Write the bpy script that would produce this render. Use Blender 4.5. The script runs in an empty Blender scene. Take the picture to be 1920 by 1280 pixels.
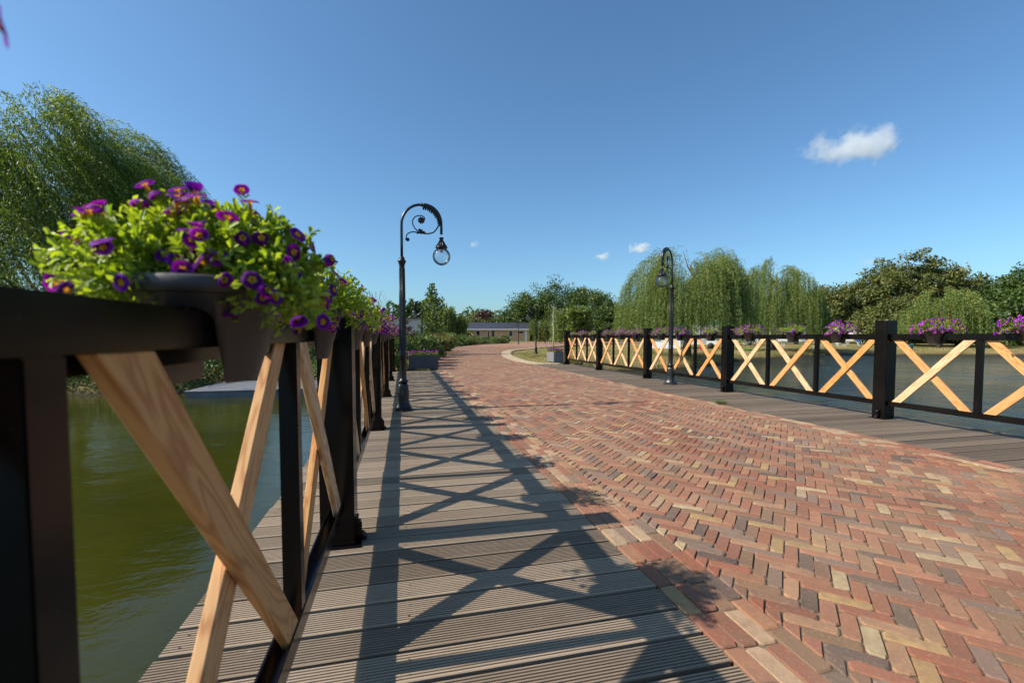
import bpy, bmesh, math, random
import numpy as np
from mathutils import Vector, Matrix, noise as mnoise

random.seed(7)
RNG = np.random.default_rng(11)
R = math.radians
scene = bpy.context.scene
COL = scene.collection

# ------------------------------------------------------------------ camera
cam_d = bpy.data.cameras.new('camera')
cam = bpy.data.objects.new('camera', cam_d)
COL.objects.link(cam)
cam.location = (0.0, 0.0, 1.02)
cam.rotation_euler = (math.pi/2 - 0.0458, 0.0, -0.236)
cam_d.sensor_width = 36.0
cam_d.lens = 851.4/1920*36
cam_d.shift_y = 29.6/1920
cam_d.clip_start = 0.01
cam_d.clip_end = 6000
cam_d.dof.use_dof = True
cam_d.dof.focus_distance = 4.2
cam_d.dof.aperture_fstop = 3.6
scene.camera = cam

# ------------------------------------------------------------------ world, sun, exposure
SUN_EL = math.atan(1/1.15)
w = bpy.data.worlds.new('World')
scene.world = w
w.use_nodes = True
nt = w.node_tree
nt.nodes.clear()
sky = nt.nodes.new('ShaderNodeTexSky')
sky.sky_type = 'NISHITA'
sky.sun_disc = False
sky.sun_elevation = SUN_EL
sky.sun_rotation = R(-90)
sky.altitude = 0
sky.air_density = 1.0
sky.dust_density = 1.2
sky.ozone_density = 2.6
bg = nt.nodes.new('ShaderNodeBackground')
bg.inputs['Strength'].default_value = 0.099
wo = nt.nodes.new('ShaderNodeOutputWorld')
tint = nt.nodes.new('ShaderNodeMix'); tint.data_type = 'RGBA'; tint.blend_type = 'MULTIPLY'
tint.inputs[0].default_value = 1.0; tint.inputs[7].default_value = (0.70, 0.97, 1.10, 1)
nt.links.new(sky.outputs[0], tint.inputs[6])
nt.links.new(tint.outputs[2], bg.inputs[0])
nt.links.new(bg.outputs[0], wo.inputs[0])

sd = bpy.data.lights.new('sun', 'SUN')
sd.energy = 4.9
sd.angle = R(0.55)
sd.color = (1.0, 0.93, 0.82)
sun = bpy.data.objects.new('sun', sd)
COL.objects.link(sun)
sun.rotation_euler = Vector((-1.15, 0.03, 1.0)).to_track_quat('Z', 'Y').to_euler()

scene.view_settings.view_transform = 'Standard'
scene.view_settings.look = 'None'
scene.view_settings.exposure = 0.62
scene.view_settings.gamma = 1.0
scene.cycles.max_bounces = 8
scene.cycles.transparent_max_bounces = 12
scene.cycles.volume_bounces = 6

# ------------------------------------------------------------------ node helpers
class NT:
    def __init__(s, name):
        s.m = bpy.data.materials.new(name)
        s.m.use_nodes = True
        s.t = s.m.node_tree
        s.b = s.t.nodes['Principled BSDF']
        s.out = s.t.nodes['Material Output']
    def n(s, typ, **kw):
        nd = s.t.nodes.new(typ)
        for k, v in kw.items():
            if k in nd.inputs.keys(): s.i(nd, k, v)
            else: setattr(nd, k, v)
        return nd
    def i(s, nd, k, v):
        if isinstance(v, bpy.types.NodeSocket): s.t.links.new(v, nd.inputs[k])
        else: nd.inputs[k].default_value = v
    def coord(s, kind='Object'):
        return s.t.nodes.new('ShaderNodeTexCoord').outputs[kind]
    def mapping(s, vec, scale=(1, 1, 1), loc=(0, 0, 0)):
        m = s.t.nodes.new('ShaderNodeMapping')
        s.t.links.new(vec, m.inputs['Vector'])
        m.inputs['Scale'].default_value = scale
        if isinstance(loc, bpy.types.NodeSocket): s.t.links.new(loc, m.inputs['Location'])
        else: m.inputs['Location'].default_value = loc
        return m.outputs[0]
    def noise(s, vec, scale, detail=4, rough=0.55, dist=0.0, out='Fac'):
        n = s.t.nodes.new('ShaderNodeTexNoise')
        s.t.links.new(vec, n.inputs['Vector'])
        n.inputs['Scale'].default_value = scale
        n.inputs['Detail'].default_value = detail
        n.inputs['Roughness'].default_value = rough
        n.inputs['Distortion'].default_value = dist
        return n.outputs[out]
    def ramp(s, fac, stops, interp='LINEAR'):
        r = s.t.nodes.new('ShaderNodeValToRGB')
        s.t.links.new(fac, r.inputs[0])
        r.color_ramp.interpolation = interp
        el = r.color_ramp.elements
        while len(el) > 1: el.remove(el[-1])
        el[0].position = stops[0][0]; el[0].color = tuple(stops[0][1]) + (1,)
        for p, c in stops[1:]:
            e = el.new(p); e.color = tuple(c) + (1,)
        return r.outputs[0]
    def mix(s, fac, a, b, blend='MIX'):
        m = s.t.nodes.new('ShaderNodeMix'); m.data_type = 'RGBA'; m.blend_type = blend
        for idx, v in ((0, fac), (6, a), (7, b)):
            if isinstance(v, bpy.types.NodeSocket): s.t.links.new(v, m.inputs[idx])
            else: m.inputs[idx].default_value = v if idx == 0 else (tuple(v) + (1,) if len(v) == 3 else v)
        return m.outputs[2]
    def math(s, op, a, b=0.5, c=None):
        m = s.t.nodes.new('ShaderNodeMath'); m.operation = op
        for idx, v in enumerate((a, b, c)):
            if v is None: continue
            if isinstance(v, bpy.types.NodeSocket): s.t.links.new(v, m.inputs[idx])
            else: m.inputs[idx].default_value = v
        return m.outputs[0]
    def bump(s, h, strength=0.3, dist=0.01):
        b = s.t.nodes.new('ShaderNodeBump')
        s.t.links.new(h, b.inputs['Height'])
        b.inputs['Strength'].default_value = strength
        b.inputs['Distance'].default_value = dist
        s.t.links.new(b.outputs[0], s.b.inputs['Normal'])
        return b.outputs[0]
    def attr(s, name, out='Fac'):
        a = s.t.nodes.new('ShaderNodeAttribute'); a.attribute_name = name
        return a.outputs[out]
    def col(s, v):
        if isinstance(v, bpy.types.NodeSocket): s.t.links.new(v, s.b.inputs['Base Color'])
        else: s.b.inputs['Base Color'].default_value = tuple(v) + (1,)
    def set(s, k, v): s.i(s.b, k, v)

def simple(name, c, rough=0.6, var=0.25, scale=6.0, bump=0.15, bscale=40, spec=0.5, metal=0.0):
    a = NT(name)
    v = a.coord('Object')
    n = a.noise(v, scale, 6, 0.6)
    lo = [x*(1-var) for x in c]; hi = [min(1, x*(1+var)) for x in c]
    a.col(a.ramp(n, [(0.3, lo), (0.7, hi)]))
    r = a.noise(v, scale*3, 4)
    a.set('Roughness', a.math('MULTIPLY_ADD', r, 0.25, rough-0.125))
    a.set('Specular IOR Level', spec); a.set('Metallic', metal)
    if bump: a.bump(a.noise(v, bscale, 5, 0.6), bump, 0.003)
    return a.m

def foliage(name, stops, trans=0.35, rough=0.5, tcol=(1.0, 1.15, 0.5)):
    a = NT(name)
    c = a.ramp(a.attr('tint'), stops)
    a.col(c); a.set('Roughness', rough); a.set('Specular IOR Level', 0.35)
    tr = a.n('ShaderNodeBsdfTranslucent')
    a.t.links.new(a.mix(1.0, c, tcol, 'MULTIPLY'), tr.inputs['Color'])
    mx = a.n('ShaderNodeMixShader'); mx.inputs[0].default_value = trans
    a.t.links.new(a.b.outputs[0], mx.inputs[1]); a.t.links.new(tr.outputs[0], mx.inputs[2])
    a.t.links.new(mx.outputs[0], a.out.inputs['Surface'])
    return a.m

M = {}
# black painted steel with dust
a = NT('black_paint'); v = a.coord('Object')
d = a.noise(v, 3.0, 6, 0.65)
sp = a.noise(v, 160, 2, 0.5)
c1 = a.ramp(d, [(0.35, (0.0035, 0.003, 0.003)), (0.75, (0.009, 0.0075, 0.007))])
c2 = a.mix(a.ramp(sp, [(0.70, (0, 0, 0)), (0.76, (1, 1, 1))]), c1, (0.03, 0.027, 0.025))
a.col(c2); a.set('Roughness', a.math('MULTIPLY_ADD', a.noise(v, 9, 5), 0.26, 0.08))
a.set('Specular IOR Level', 0.2)
a.bump(a.noise(v, 120, 4, 0.6), 0.06, 0.002); M['black'] = a.m
# cast iron
a = NT('cast_iron'); v = a.coord('Object')
a.col(a.ramp(a.noise(v, 14, 6), [(0.35, (0.004, 0.0045, 0.005)), (0.8, (0.014, 0.015, 0.016))]))
a.set('Roughness', 0.33); a.bump(a.noise(v, 70, 5, 0.65), 0.25, 0.004); M['iron'] = a.m
M['steel'] = simple('bolt_steel', (0.10, 0.10, 0.105), 0.35, metal=0.6, scale=30)

# pine boards: rings along the board, colour changes from board to board
a = NT('pine'); v = a.coord('Object')
oi = a.n('ShaderNodeObjectInfo')
rnd = oi.outputs['Random']
loc = a.n('ShaderNodeCombineXYZ'); a.i(loc, 'X', a.math('MULTIPLY', rnd, 37.0)); a.i(loc, 'Z', a.math('MULTIPLY', rnd, 3.1))
mv = a.mapping(v, (0.8, 8.5, 8.5), loc.outputs[0])
wn = a.noise(mv, 1.6, 3, 0.5, 0.6)
rings = a.math('SINE', a.math('MULTIPLY', wn, 72.0))
rings = a.math('MULTIPLY_ADD', rings, 0.5, 0.5)
fib = a.noise(a.mapping(v, (3, 90, 90), loc.outputs[0]), 6, 4, 0.7)
pale = a.mix(a.math('POWER', rings, 2.2), (0.74, 0.50, 0.29), (0.47, 0.25, 0.11))
oran = a.mix(a.math('POWER', rings, 2.0), (0.62, 0.285, 0.075), (0.44, 0.16, 0.035))
tone = a.ramp(rnd, [(0.0, (0, 0, 0)), (0.32, (0.12, 0.12, 0.12)), (0.5, (0.75, 0.75, 0.75)), (1.0, (1, 1, 1))])
base = a.mix(tone, pale, oran)
base = a.mix(a.math('MULTIPLY', fib, 0.35), base, (0.36, 0.2, 0.09))
vo = a.n('ShaderNodeTexVoronoi'); a.t.links.new(a.mapping(v, (2.6, 7.0, 7.0), loc.outputs[0]), vo.inputs['Vector']); vo.inputs['Scale'].default_value = 1.0
knot = a.ramp(vo.outputs['Distance'], [(0.05, (1, 1, 1)), (0.13, (0, 0, 0))])
base = a.mix(a.math('MULTIPLY', knot, 0.6), base, (0.22, 0.09, 0.03))
a.col(base); a.set('Roughness', 0.5); a.set('Specular IOR Level', 0.35)
a.bump(a.math('ADD', fib, a.math('MULTIPLY', rings, 0.4)), 0.12, 0.002); M['pine'] = a.m

# weathered deck boards
def deckmat(name, lo, hi, pale):
    a = NT(name); v = a.coord('Object')
    tn = a.attr('tint')
    st = a.noise(a.mapping(v, (1.2, 26, 26)), 5, 6, 0.65)
    bl = a.noise(v, 2.1, 5, 0.6)
    c = a.ramp(a.math('ADD', a.math('MULTIPLY', st, 0.6), a.math('MULTIPLY', tn, 0.55)), [(0.22, lo), (0.85, hi)])
    c = a.mix(a.math('MULTIPLY', bl, 0.35), c, [x*0.62 for x in hi])
    sp = a.ramp(a.noise(a.mapping(v, (9, 16, 16)), 3.2, 5, 0.7, 0.8), [(0.66, (0, 0, 0)), (0.73, (1, 1, 1))])
    c = a.mix(a.math('MULTIPLY', sp, 0.6), c, pale)
    dk = a.ramp(a.noise(a.mapping(v, (14, 30, 30)), 2.0, 3, 0.6, 1.4), [(0.70, (0, 0, 0)), (0.76, (1, 1, 1))])
    c = a.mix(a.math('MULTIPLY', dk, 0.7), c, (0.05, 0.035, 0.025))
    a.col(c); a.set('Roughness', 0.72); a.set('Specular IOR Level', 0.3)
    a.bump(st, 0.35, 0.003)
    return a.m
M['deck'] = deckmat('deck_left', (0.13, 0.095, 0.065), (0.40, 0.305, 0.215), (0.62, 0.53, 0.42))
M['deck_r'] = deckmat('deck_right', (0.13, 0.10, 0.073), (0.28, 0.21, 0.15), (0.40, 0.32, 0.25))

# bricks
a = NT('clinker_brick'); v = a.coord('Object')
bc = a.attr('col', 'Color')
m1 = a.noise(v, 17, 7, 0.75)
c = a.mix(a.ramp(m1, [(0.38, (0.0,)*3), (0.72, (0.7,)*3)]), bc, (0.15, 0.085, 0.058))
m2 = a.noise(v, 75, 4, 0.6)
c = a.mix(a.ramp(m2, [(0.54, (0,)*3), (0.78, (0.4,)*3)]), c, (0.42, 0.30, 0.21))
m3 = a.noise(v, 0.9, 5, 0.6)
c = a.mix(a.ramp(m3, [(0.36, (0,)*3), (0.7, (0.40,)*3)]), c, (0.30, 0.20, 0.125))
a.col(c); a.set('Roughness', 0.78); a.set('Specular IOR Level', 0.3)
a.bump(a.math('ADD', m1, a.math('MULTIPLY', m2, 0.6)), 0.5, 0.006); M['brick'] = a.m
a = NT('joint_sand'); v = a.coord('Object')
a.col(a.ramp(a.noise(v, 5, 8, 0.7), [(0.3, (0.085, 0.062, 0.040)), (0.6, (0.17, 0.125, 0.08)), (0.8, (0.11, 0.12, 0.05))]))
a.set('Roughness', 0.95); a.bump(a.noise(v, 240, 4, 0.7), 0.6, 0.004); M['sand'] = a.m

# water
a = NT('pond_water'); v = a.coord('Object')
sx = a.n('ShaderNodeSeparateXYZ', Vector=v)
murk = a.ramp(a.noise(v, 0.35, 4, 0.6), [(0.3, (0.022, 0.024, 0.003)), (0.75, (0.044, 0.043, 0.004))])
side = a.ramp(a.math('MULTIPLY_ADD', sx.outputs['X'], 0.15, -0.1), [(0.0, (0,)*3), (0.9, (1,)*3)])
murk = a.mix(side, murk, (0.014, 0.020, 0.016))
a.col(murk); a.set('Roughness', 0.02); a.set('IOR', 1.333); a.set('Specular IOR Level', 0.5)
big = a.noise(a.mapping(v, (1, 1.6, 1)), 1.6, 3, 0.55, 0.4)
sm = a.noise(a.mapping(v, (1, 1.9, 1)), 7.5, 3, 0.6, 0.5)
wind = a.ramp(a.math('MULTIPLY', sx.outputs['X'], 0.1), [(0.0, (0.10,)*3), (0.7, (1, 1, 1))])
gust = a.ramp(a.noise(v, 0.12, 3), [(0.35, (0.35,)*3), (0.65, (1.0,)*3)])
swell = a.noise(a.mapping(v, (0.8, 1.5, 1)), 0.75, 3, 0.6, 0.8)
h = a.math('ADD', a.math('MULTIPLY', big, 0.55), a.math('MULTIPLY', sm, 0.20))
h = a.math('MULTIPLY_ADD', swell, 0.95, h)
h = a.math('MULTIPLY', h, a.math('MULTIPLY', wind, gust))
a.bump(h, 1.0, 0.27); M['water'] = a.m

# ground
a = NT('lawn'); v = a.coord('Object')
big = a.noise(v, 0.22, 6, 0.65); fine = a.noise(v, 6, 6, 0.75)
g = a.ramp(big, [(0.32, (0.075, 0.105, 0.022)), (0.45, (0.20, 0.165, 0.05)), (0.60, (0.36, 0.26, 0.12))])
g = a.mix(a.math('MULTIPLY', fine, 0.65), g, (0.06, 0.07, 0.02))
sx = a.n('ShaderNodeSeparateXYZ', Vector=v)
soil = a.ramp(sx.outputs['Z'], [(0.0, (1, 1, 1)), (0.001, (0, 0, 0))])
zf = a.math('MULTIPLY_ADD', sx.outputs['Z'], 1.0/0.22, 0.66/0.22)   # -0.66 .. -0.44
zc = a.n('ShaderNodeClamp', Value=zf)
g = a.mix(zc.outputs[0], (0.045, 0.035, 0.02), g)
a.col(g); a.set('Roughness', 0.95); a.set('Specular IOR Level', 0.1)
a.bump(a.noise(v, 30, 5, 0.8), 0.8, 0.05); M['lawn'] = a.m

M['pot'] = simple('taupe_plastic', (0.052, 0.044, 0.042), 0.42, 0.08, 12, 0.04, 200, spec=0.4)
M['soil'] = simple('potting_soil', (0.03, 0.02, 0.012), 0.95, 0.4, 40, 0.8, 90)
M['zinc'] = simple('grey_planter', (0.05, 0.056, 0.068), 0.5, 0.15, 8, 0.08, 60)
M['concrete'] = simple('concrete_planter', (0.15, 0.15, 0.155), 0.8, 0.2, 8, 0.3, 60)
M['jetty'] = simple('grey_jetty_boards', (0.125, 0.13, 0.145), 0.7, 0.25, 3, 0.3, 30)
M['darkwood'] = simple('dark_timber', (0.035, 0.028, 0.022), 0.8, 0.3, 5, 0.3, 30)
M['kerb'] = simple('pale_kerb_brick', (0.40, 0.31, 0.19), 0.85, 0.3, 9, 0.3, 50)
M['bark'] = simple('bark', (0.075, 0.058, 0.042), 0.9, 0.4, 6, 0.7, 25)
M['birchbark'] = simple('birch_bark', (0.52, 0.47, 0.40), 0.8, 0.25, 6, 0.4, 25)
M['wall_brick'] = simple('tan_brick_wall', (0.56, 0.345, 0.20), 0.85, 0.14, 2.5, 0.2, 20)
M['roof'] = simple('dark_roof_tiles', (0.030, 0.034, 0.045), 0.55, 0.2, 2, 0.2, 12)
M['white'] = simple('white_paint', (0.74, 0.74, 0.75), 0.45, 0.05, 3, 0.03, 20)
M['greywall'] = simple('pale_grey_panels', (0.42, 0.42, 0.44), 0.7, 0.06, 2, 0.05, 10)
M['glassdark'] = simple('window_glass', (0.015, 0.018, 0.022), 0.08, 0.1, 2, 0, 10, spec=0.8)
M['blue'] = simple('blue_plastic', (0.03, 0.08, 0.19), 0.5, 0.1)
M['cyan'] = simple('turquoise_plastic', (0.01, 0.22, 0.35), 0.4, 0.1)
M['red'] = simple('red_plastic', (0.55, 0.012, 0.010), 0.4, 0.1)
M['greenp'] = simple('green_plastic', (0.03, 0.30, 0.03), 0.4, 0.1)
M['tyre'] = simple('rubber', (0.02, 0.02, 0.02), 0.8, 0.1)

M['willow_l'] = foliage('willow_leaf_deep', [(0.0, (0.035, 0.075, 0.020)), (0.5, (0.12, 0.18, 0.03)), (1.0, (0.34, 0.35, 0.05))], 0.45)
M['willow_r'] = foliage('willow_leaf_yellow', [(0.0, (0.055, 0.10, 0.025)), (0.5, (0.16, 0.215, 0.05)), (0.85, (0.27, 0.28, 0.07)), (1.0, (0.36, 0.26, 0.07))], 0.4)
M['tree_dark'] = foliage('tree_leaf_dark', [(0.0, (0.025, 0.050, 0.012)), (0.6, (0.07, 0.115, 0.022)), (1.0, (0.14, 0.17, 0.035))], 0.2)
M['tree_olive'] = foliage('tree_leaf_olive', [(0.0, (0.050, 0.070, 0.020)), (0.55, (0.135, 0.150, 0.040)), (1.0, (0.24, 0.20, 0.06))], 0.35)
M['tree_young'] = foliage('tree_leaf_young', [(0.0, (0.05, 0.08, 0.015)), (0.6, (0.12, 0.17, 0.03)), (1.0, (0.25, 0.25, 0.06))], 0.4)
M['tree_red'] = foliage('tree_leaf_red', [(0.0, (0.04, 0.02, 0.02)), (1.0, (0.12, 0.05, 0.04))], 0.3)
M['shrub'] = foliage('shrub_leaf', [(0.0, (0.035, 0.06, 0.012)), (0.6, (0.10, 0.15, 0.03)), (1.0, (0.26, 0.27, 0.08))], 0.35)
M['hedge'] = foliage('hedge_leaf', [(0.0, (0.035, 0.055, 0.012)), (0.7, (0.11, 0.13, 0.03)), (0.9, (0.25, 0.25, 0.07)), (1.0, (0.5, 0.44, 0.22))], 0.3)
M['drygrass'] = foliage('grass_blades', [(0.0, (0.06, 0.10, 0.02)), (0.5, (0.24, 0.20, 0.07)), (1.0, (0.46, 0.34, 0.17))], 0.3)
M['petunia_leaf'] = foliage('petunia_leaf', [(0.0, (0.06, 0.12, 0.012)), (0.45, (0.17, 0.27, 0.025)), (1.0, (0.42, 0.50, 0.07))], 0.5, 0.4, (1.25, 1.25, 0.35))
# petals: colour attribute on the blossom mesh
a = NT('petal'); pc = a.attr('col', 'Color'); a.col(pc); a.set('Roughness', 0.7); a.set('Specular IOR Level', 0.15)
tr = a.n('ShaderNodeBsdfTranslucent'); a.t.links.new(a.mix(1.0, pc, (1.3, 0.8, 1.1), 'MULTIPLY'), tr.inputs['Color'])
mx = a.n('ShaderNodeMixShader'); mx.inputs[0].default_value = 0.35
a.t.links.new(a.b.outputs[0], mx.inputs[1]); a.t.links.new(tr.outputs[0], mx.inputs[2]); a.t.links.new(mx.outputs[0], a.out.inputs['Surface'])
M['petal'] = a.m
# clear globe
a = NT('clear_globe'); fr = a.n('ShaderNodeLayerWeight'); fr.inputs['Blend'].default_value = 0.25
tp = a.n('ShaderNodeBsdfTransparent'); tp.inputs['Color'].default_value = (0.93, 0.94, 0.95, 1)
gl = a.n('ShaderNodeBsdfGlossy'); gl.inputs['Roughness'].default_value = 0.03
mx = a.n('ShaderNodeMixShader')
a.t.links.new(a.math('MULTIPLY_ADD', fr.outputs['Fresnel'], 0.85, 0.08), mx.inputs[0])
a.t.links.new(tp.outputs[0], mx.inputs[1]); a.t.links.new(gl.outputs[0], mx.inputs[2]); a.t.links.new(mx.outputs[0], a.out.inputs['Surface'])
M['globe'] = a.m

# ------------------------------------------------------------------ object helpers
def tag(o, label=None, cat=None, group=None, kind=None):
    if label: o['label'] = label
    if cat: o['category'] = cat
    if group: o['group'] = group
    if kind: o['kind'] = kind
    return o

def link(name, me, mat=None, parent=None, loc=None):
    o = bpy.data.objects.new(name, me)
    COL.objects.link(o)
    if mat and me and not me.materials: me.materials.append(mat)
    if parent: o.parent = parent
    if loc is not None: o.location = loc
    return o

def empty(name, loc=(0, 0, 0), rz=0, **kw):
    o = bpy.data.objects.new(name, None)
    COL.objects.link(o)
    o.location = loc; o.rotation_euler = (0, 0, rz)
    o.empty_display_size = 0.1
    return tag(o, **kw)

def copy_tree(o, parent=None):
    c = o.copy(); COL.objects.link(c)
    if parent: c.parent = parent
    for ch in list(o.children): copy_tree(ch, c)
    return c

def npmesh(name, V, F, tint=None, col=None, smooth=False):
    """V (n,3); F (m,k) same-size faces; tint per face or per vertex."""
    me = bpy.data.meshes.new(name)
    V = np.asarray(V, np.float32); F = np.asarray(F, np.int32)
    n, m, k = len(V), len(F), F.shape[1]
    me.vertices.add(n); me.vertices.foreach_set('co', V.ravel())
    me.loops.add(m*k); me.loops.foreach_set('vertex_index', F.ravel())
    me.polygons.add(m)
    me.polygons.foreach_set('loop_start', np.arange(0, m*k, k, dtype=np.int32))
    me.polygons.foreach_set('loop_total', np.full(m, k, np.int32))
    if smooth: me.polygons.foreach_set('use_smooth', np.ones(m, bool))
    me.update(calc_edges=True)
    if tint is not None:
        at = me.attributes.new('tint', 'FLOAT', 'FACE' if len(tint) == m else 'POINT')
        at.data.foreach_set('value', np.asarray(tint, np.float32))
    if col is not None:
        at = me.attributes.new('col', 'FLOAT_COLOR', 'FACE' if len(col) == m else 'POINT')
        c4 = np.concatenate([np.asarray(col, np.float32), np.ones((len(col), 1), np.float32)], 1)
        at.data.foreach_set('color', c4.ravel())
    return me

class MB:
    """mesh builder from simple solids, joined into one mesh"""
    def __init__(s): s.V = []; s.F = []; s.S = []
    def add(s, V, F, smooth=False):
        b = len(s.V); s.V += [tuple(v) for v in V]
        s.F += [tuple(i+b for i in f) for f in F]; s.S += [smooth]*len(F)
        return s
    def box(s, a, b, bev=0.0):
        x0, y0, z0 = a; x1, y1, z1 = b
        if bev <= 0:
            V = [(x, y, z) for z in (z0, z1) for x, y in ((x0, y0), (x1, y0), (x1, y1), (x0, y1))]
            return s.add(V, [(3, 2, 1, 0), (4, 5, 6, 7), (0, 1, 5, 4), (1, 2, 6, 5), (2, 3, 7, 6), (3, 0, 4, 7)])
        bm = bmesh.new()
        bmesh.ops.create_cube(bm, size=1)
        for v in bm.verts:
            v.co = Vector(((v.co.x+.5)*(x1-x0)+x0, (v.co.y+.5)*(y1-y0)+y0, (v.co.z+.5)*(z1-z0)+z0))
        bmesh.ops.bevel(bm, geom=bm.edges[:], offset=bev, segments=2, affect='EDGES')
        bm.verts.index_update()
        s.add([v.co[:] for v in bm.verts], [[v.index for v in f.verts] for f in bm.faces])
        bm.free(); return s
    def lathe(s, prof, seg=24, c=(0, 0, 0), smooth=True, square=0.0):
        V = []; F = []
        for (r, z) in prof:
            for i in range(seg):
                t = 2*math.pi*i/seg
                k = 1.0
                if square: k = 1/max(abs(math.cos(t)), abs(math.sin(t)))*square+(1-square)
                V.append((c[0]+r*k*math.cos(t), c[1]+r*k*math.sin(t), c[2]+z))
        n = len(prof)
        for j in range(n-1):
            for i in range(seg):
                F.append((j*seg+i, j*seg+(i+1) % seg, (j+1)*seg+(i+1) % seg, (j+1)*seg+i))
        F.append(tuple(reversed(range(seg)))); F.append(tuple(range((n-1)*seg, n*seg)))
        return s.add(V, F, smooth)
    def tube(s, pts, rad, seg=8, smooth=True):
        pts = [Vector(p) for p in pts]; n = len(pts)
        if not hasattr(rad, '__len__'): rad = [rad]*n
        V = []; F = []
        up = Vector((0.13, 0.27, 0.95)).normalized()
        prev = None
        for i, p in enumerate(pts):
            t = (pts[min(i+1, n-1)]-pts[max(i-1, 0)]).normalized()
            if prev is None:
                x = t.cross(up)
                if x.length < 1e-3: x = t.cross(Vector((1, 0, 0)))
            else: x = prev - t*prev.dot(t)
            x.normalize(); prev = x; y = t.cross(x)
            for k in range(seg):
                a_ = 2*math.pi*k/seg
                V.append(p+(x*math.cos(a_)+y*math.sin(a_))*rad[i])
        for j in range(n-1):
            for k in range(seg):
                F.append((j*seg+k, j*seg+(k+1) % seg, (j+1)*seg+(k+1) % seg, (j+1)*seg+k))
        F.append(tuple(reversed(range(seg)))); F.append(tuple(range((n-1)*seg, n*seg)))
        return s.add(V, F, smooth)
    def sphere(s, c, r, seg=16, rings=10, sq=(1, 1, 1)):
        prof = []
        V = []; F = []
        for j in range(rings+1):
            ph = math.pi*j/rings
            for i in range(seg):
                t = 2*math.pi*i/seg
                V.append((c[0]+r*sq[0]*math.sin(ph)*math.cos(t), c[1]+r*sq[1]*math.sin(ph)*math.sin(t), c[2]-r*sq[2]*math.cos(ph)))
        for j in range(rings):
            for i in range(seg):
                F.append((j*seg+i, j*seg+(i+1) % seg, (j+1)*seg+(i+1) % seg, (j+1)*seg+i))
        return s.add(V, F, True)
    def mesh(s, name):
        me = bpy.data.meshes.new(name); me.from_pydata(s.V, [], s.F)
        me.polygons.foreach_set('use_smooth', s.S); me.update(); return me
    def build(s, name, mat, parent=None, loc=None): return link(name, s.mesh(name), mat, parent, loc)

def unit(v): return v/np.maximum(np.linalg.norm(v, axis=-1, keepdims=True), 1e-9)

def leaves(P, D, N, L, W, tint, fold=0.0):
    """rhombus leaves: base P, direction D, normal N (n,3), lengths L, widths W"""
    n = len(P); D = unit(D); S = unit(np.cross(D, N)); U = unit(np.cross(S, D))
    L = np.broadcast_to(L, (n,))[:, None]; W = np.broadcast_to(W, (n,))[:, None]
    V = np.empty((n, 4, 3))
    V[:, 0] = P; V[:, 1] = P + D*L*0.5 + S*W*0.5 + U*W*fold; V[:, 2] = P + D*L; V[:, 3] = P + D*L*0.5 - S*W*0.5 + U*W*fold
    return V.reshape(-1, 3), np.arange(n*4).reshape(n, 4), np.clip(tint, 0, 1)

def vnoise(P, s, seed=0):
    return np.array([mnoise.noise(Vector((p[0]*s+seed, p[1]*s-seed, p[2]*s+seed*2))) for p in P])

# ------------------------------------------------------------------ terrain
POND = [(-70, 22), (-25, 18), (-6.9, 15.3), (-6.0, 15.2), (-5.95, 17.7), (-1.3, 17.7), (-1.2, 14.4), (-1.0, 14.3), (4, 14.4), (6.6, 15.6), (9.3, 20), (15.3, 21.7), (24.5, 28), (39, 34), (46, 31), (54, 28.7), (90, 20), (120, -60), (-70, -60)]
def sdist(px, py, poly):
    d = np.full(px.shape, 1e9); inside = np.zeros(px.shape, bool)
    n = len(poly)
    for i in range(n):
        x0, y0 = poly[i]; x1, y1 = poly[(i+1) % n]
        ex, ey = x1-x0, y1-y0
        t = np.clip(((px-x0)*ex+(py-y0)*ey)/(ex*ex+ey*ey), 0, 1)
        d = np.minimum(d, np.hypot(px-x0-t*ex, py-y0-t*ey))
        c = ((y0 > py) != (y1 > py)) & (px < (x1-x0)*(py-y0)/((y1-y0) if y1 != y0 else 1e-9)+x0)
        inside ^= c
    return np.where(inside, -d, d)
WATER_Z = -0.70
def land_h(x, y):
    x = np.asarray(x, float); y = np.asarray(y, float)
    d = sdist(x, y, POND)
    wob = 0.35*np.sin(x*0.9+y*0.4)+0.25*np.sin(x*0.37-y*1.3)
    d2 = d + np.where(x > 7, wob*0.6, 0.0)
    far = np.clip((x-12)/12, 0, 1)*np.clip((60-y)/20, 0, 1)
    H = -0.045*(1-far) - 0.33*far
    H = np.where(x < -2.5, -0.25, H)
    rise = WATER_Z + d2*0.62
    h = np.minimum(H, np.where(d2 < 0, np.maximum(WATER_Z+d2*0.8, -1.6), rise))
    return h
nr, na = 210, 300
rr = 1.5*(900/1.5)**(np.arange(nr)/(nr-1)); aa = np.linspace(0, 2*np.pi, na, endpoint=False)
RR, AA = np.meshgrid(rr, aa, indexing='ij')
TX, TY = RR*np.sin(AA), RR*np.cos(AA)
TZ = land_h(TX, TY)
V = np.stack([TX.ravel(), TY.ravel(), TZ.ravel()], 1)
i, j = np.meshgrid(np.arange(nr-1), np.arange(na), indexing='ij')
F = np.stack([i*na+j, i*na+(j+1) % na, (i+1)*na+(j+1) % na, (i+1)*na+j], -1).reshape(-1, 4)[:, ::-1]
tag(link('ground', npmesh('ground', V, F, smooth=True), M['lawn']), kind='structure')
V = [(-90, -80, WATER_Z), (140, -80, WATER_Z), (140, 45, WATER_Z), (-90, 45, WATER_Z)]
tag(link('water', npmesh('water', V, [[0, 1, 2, 3]]), M['water']), kind='structure')

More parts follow.
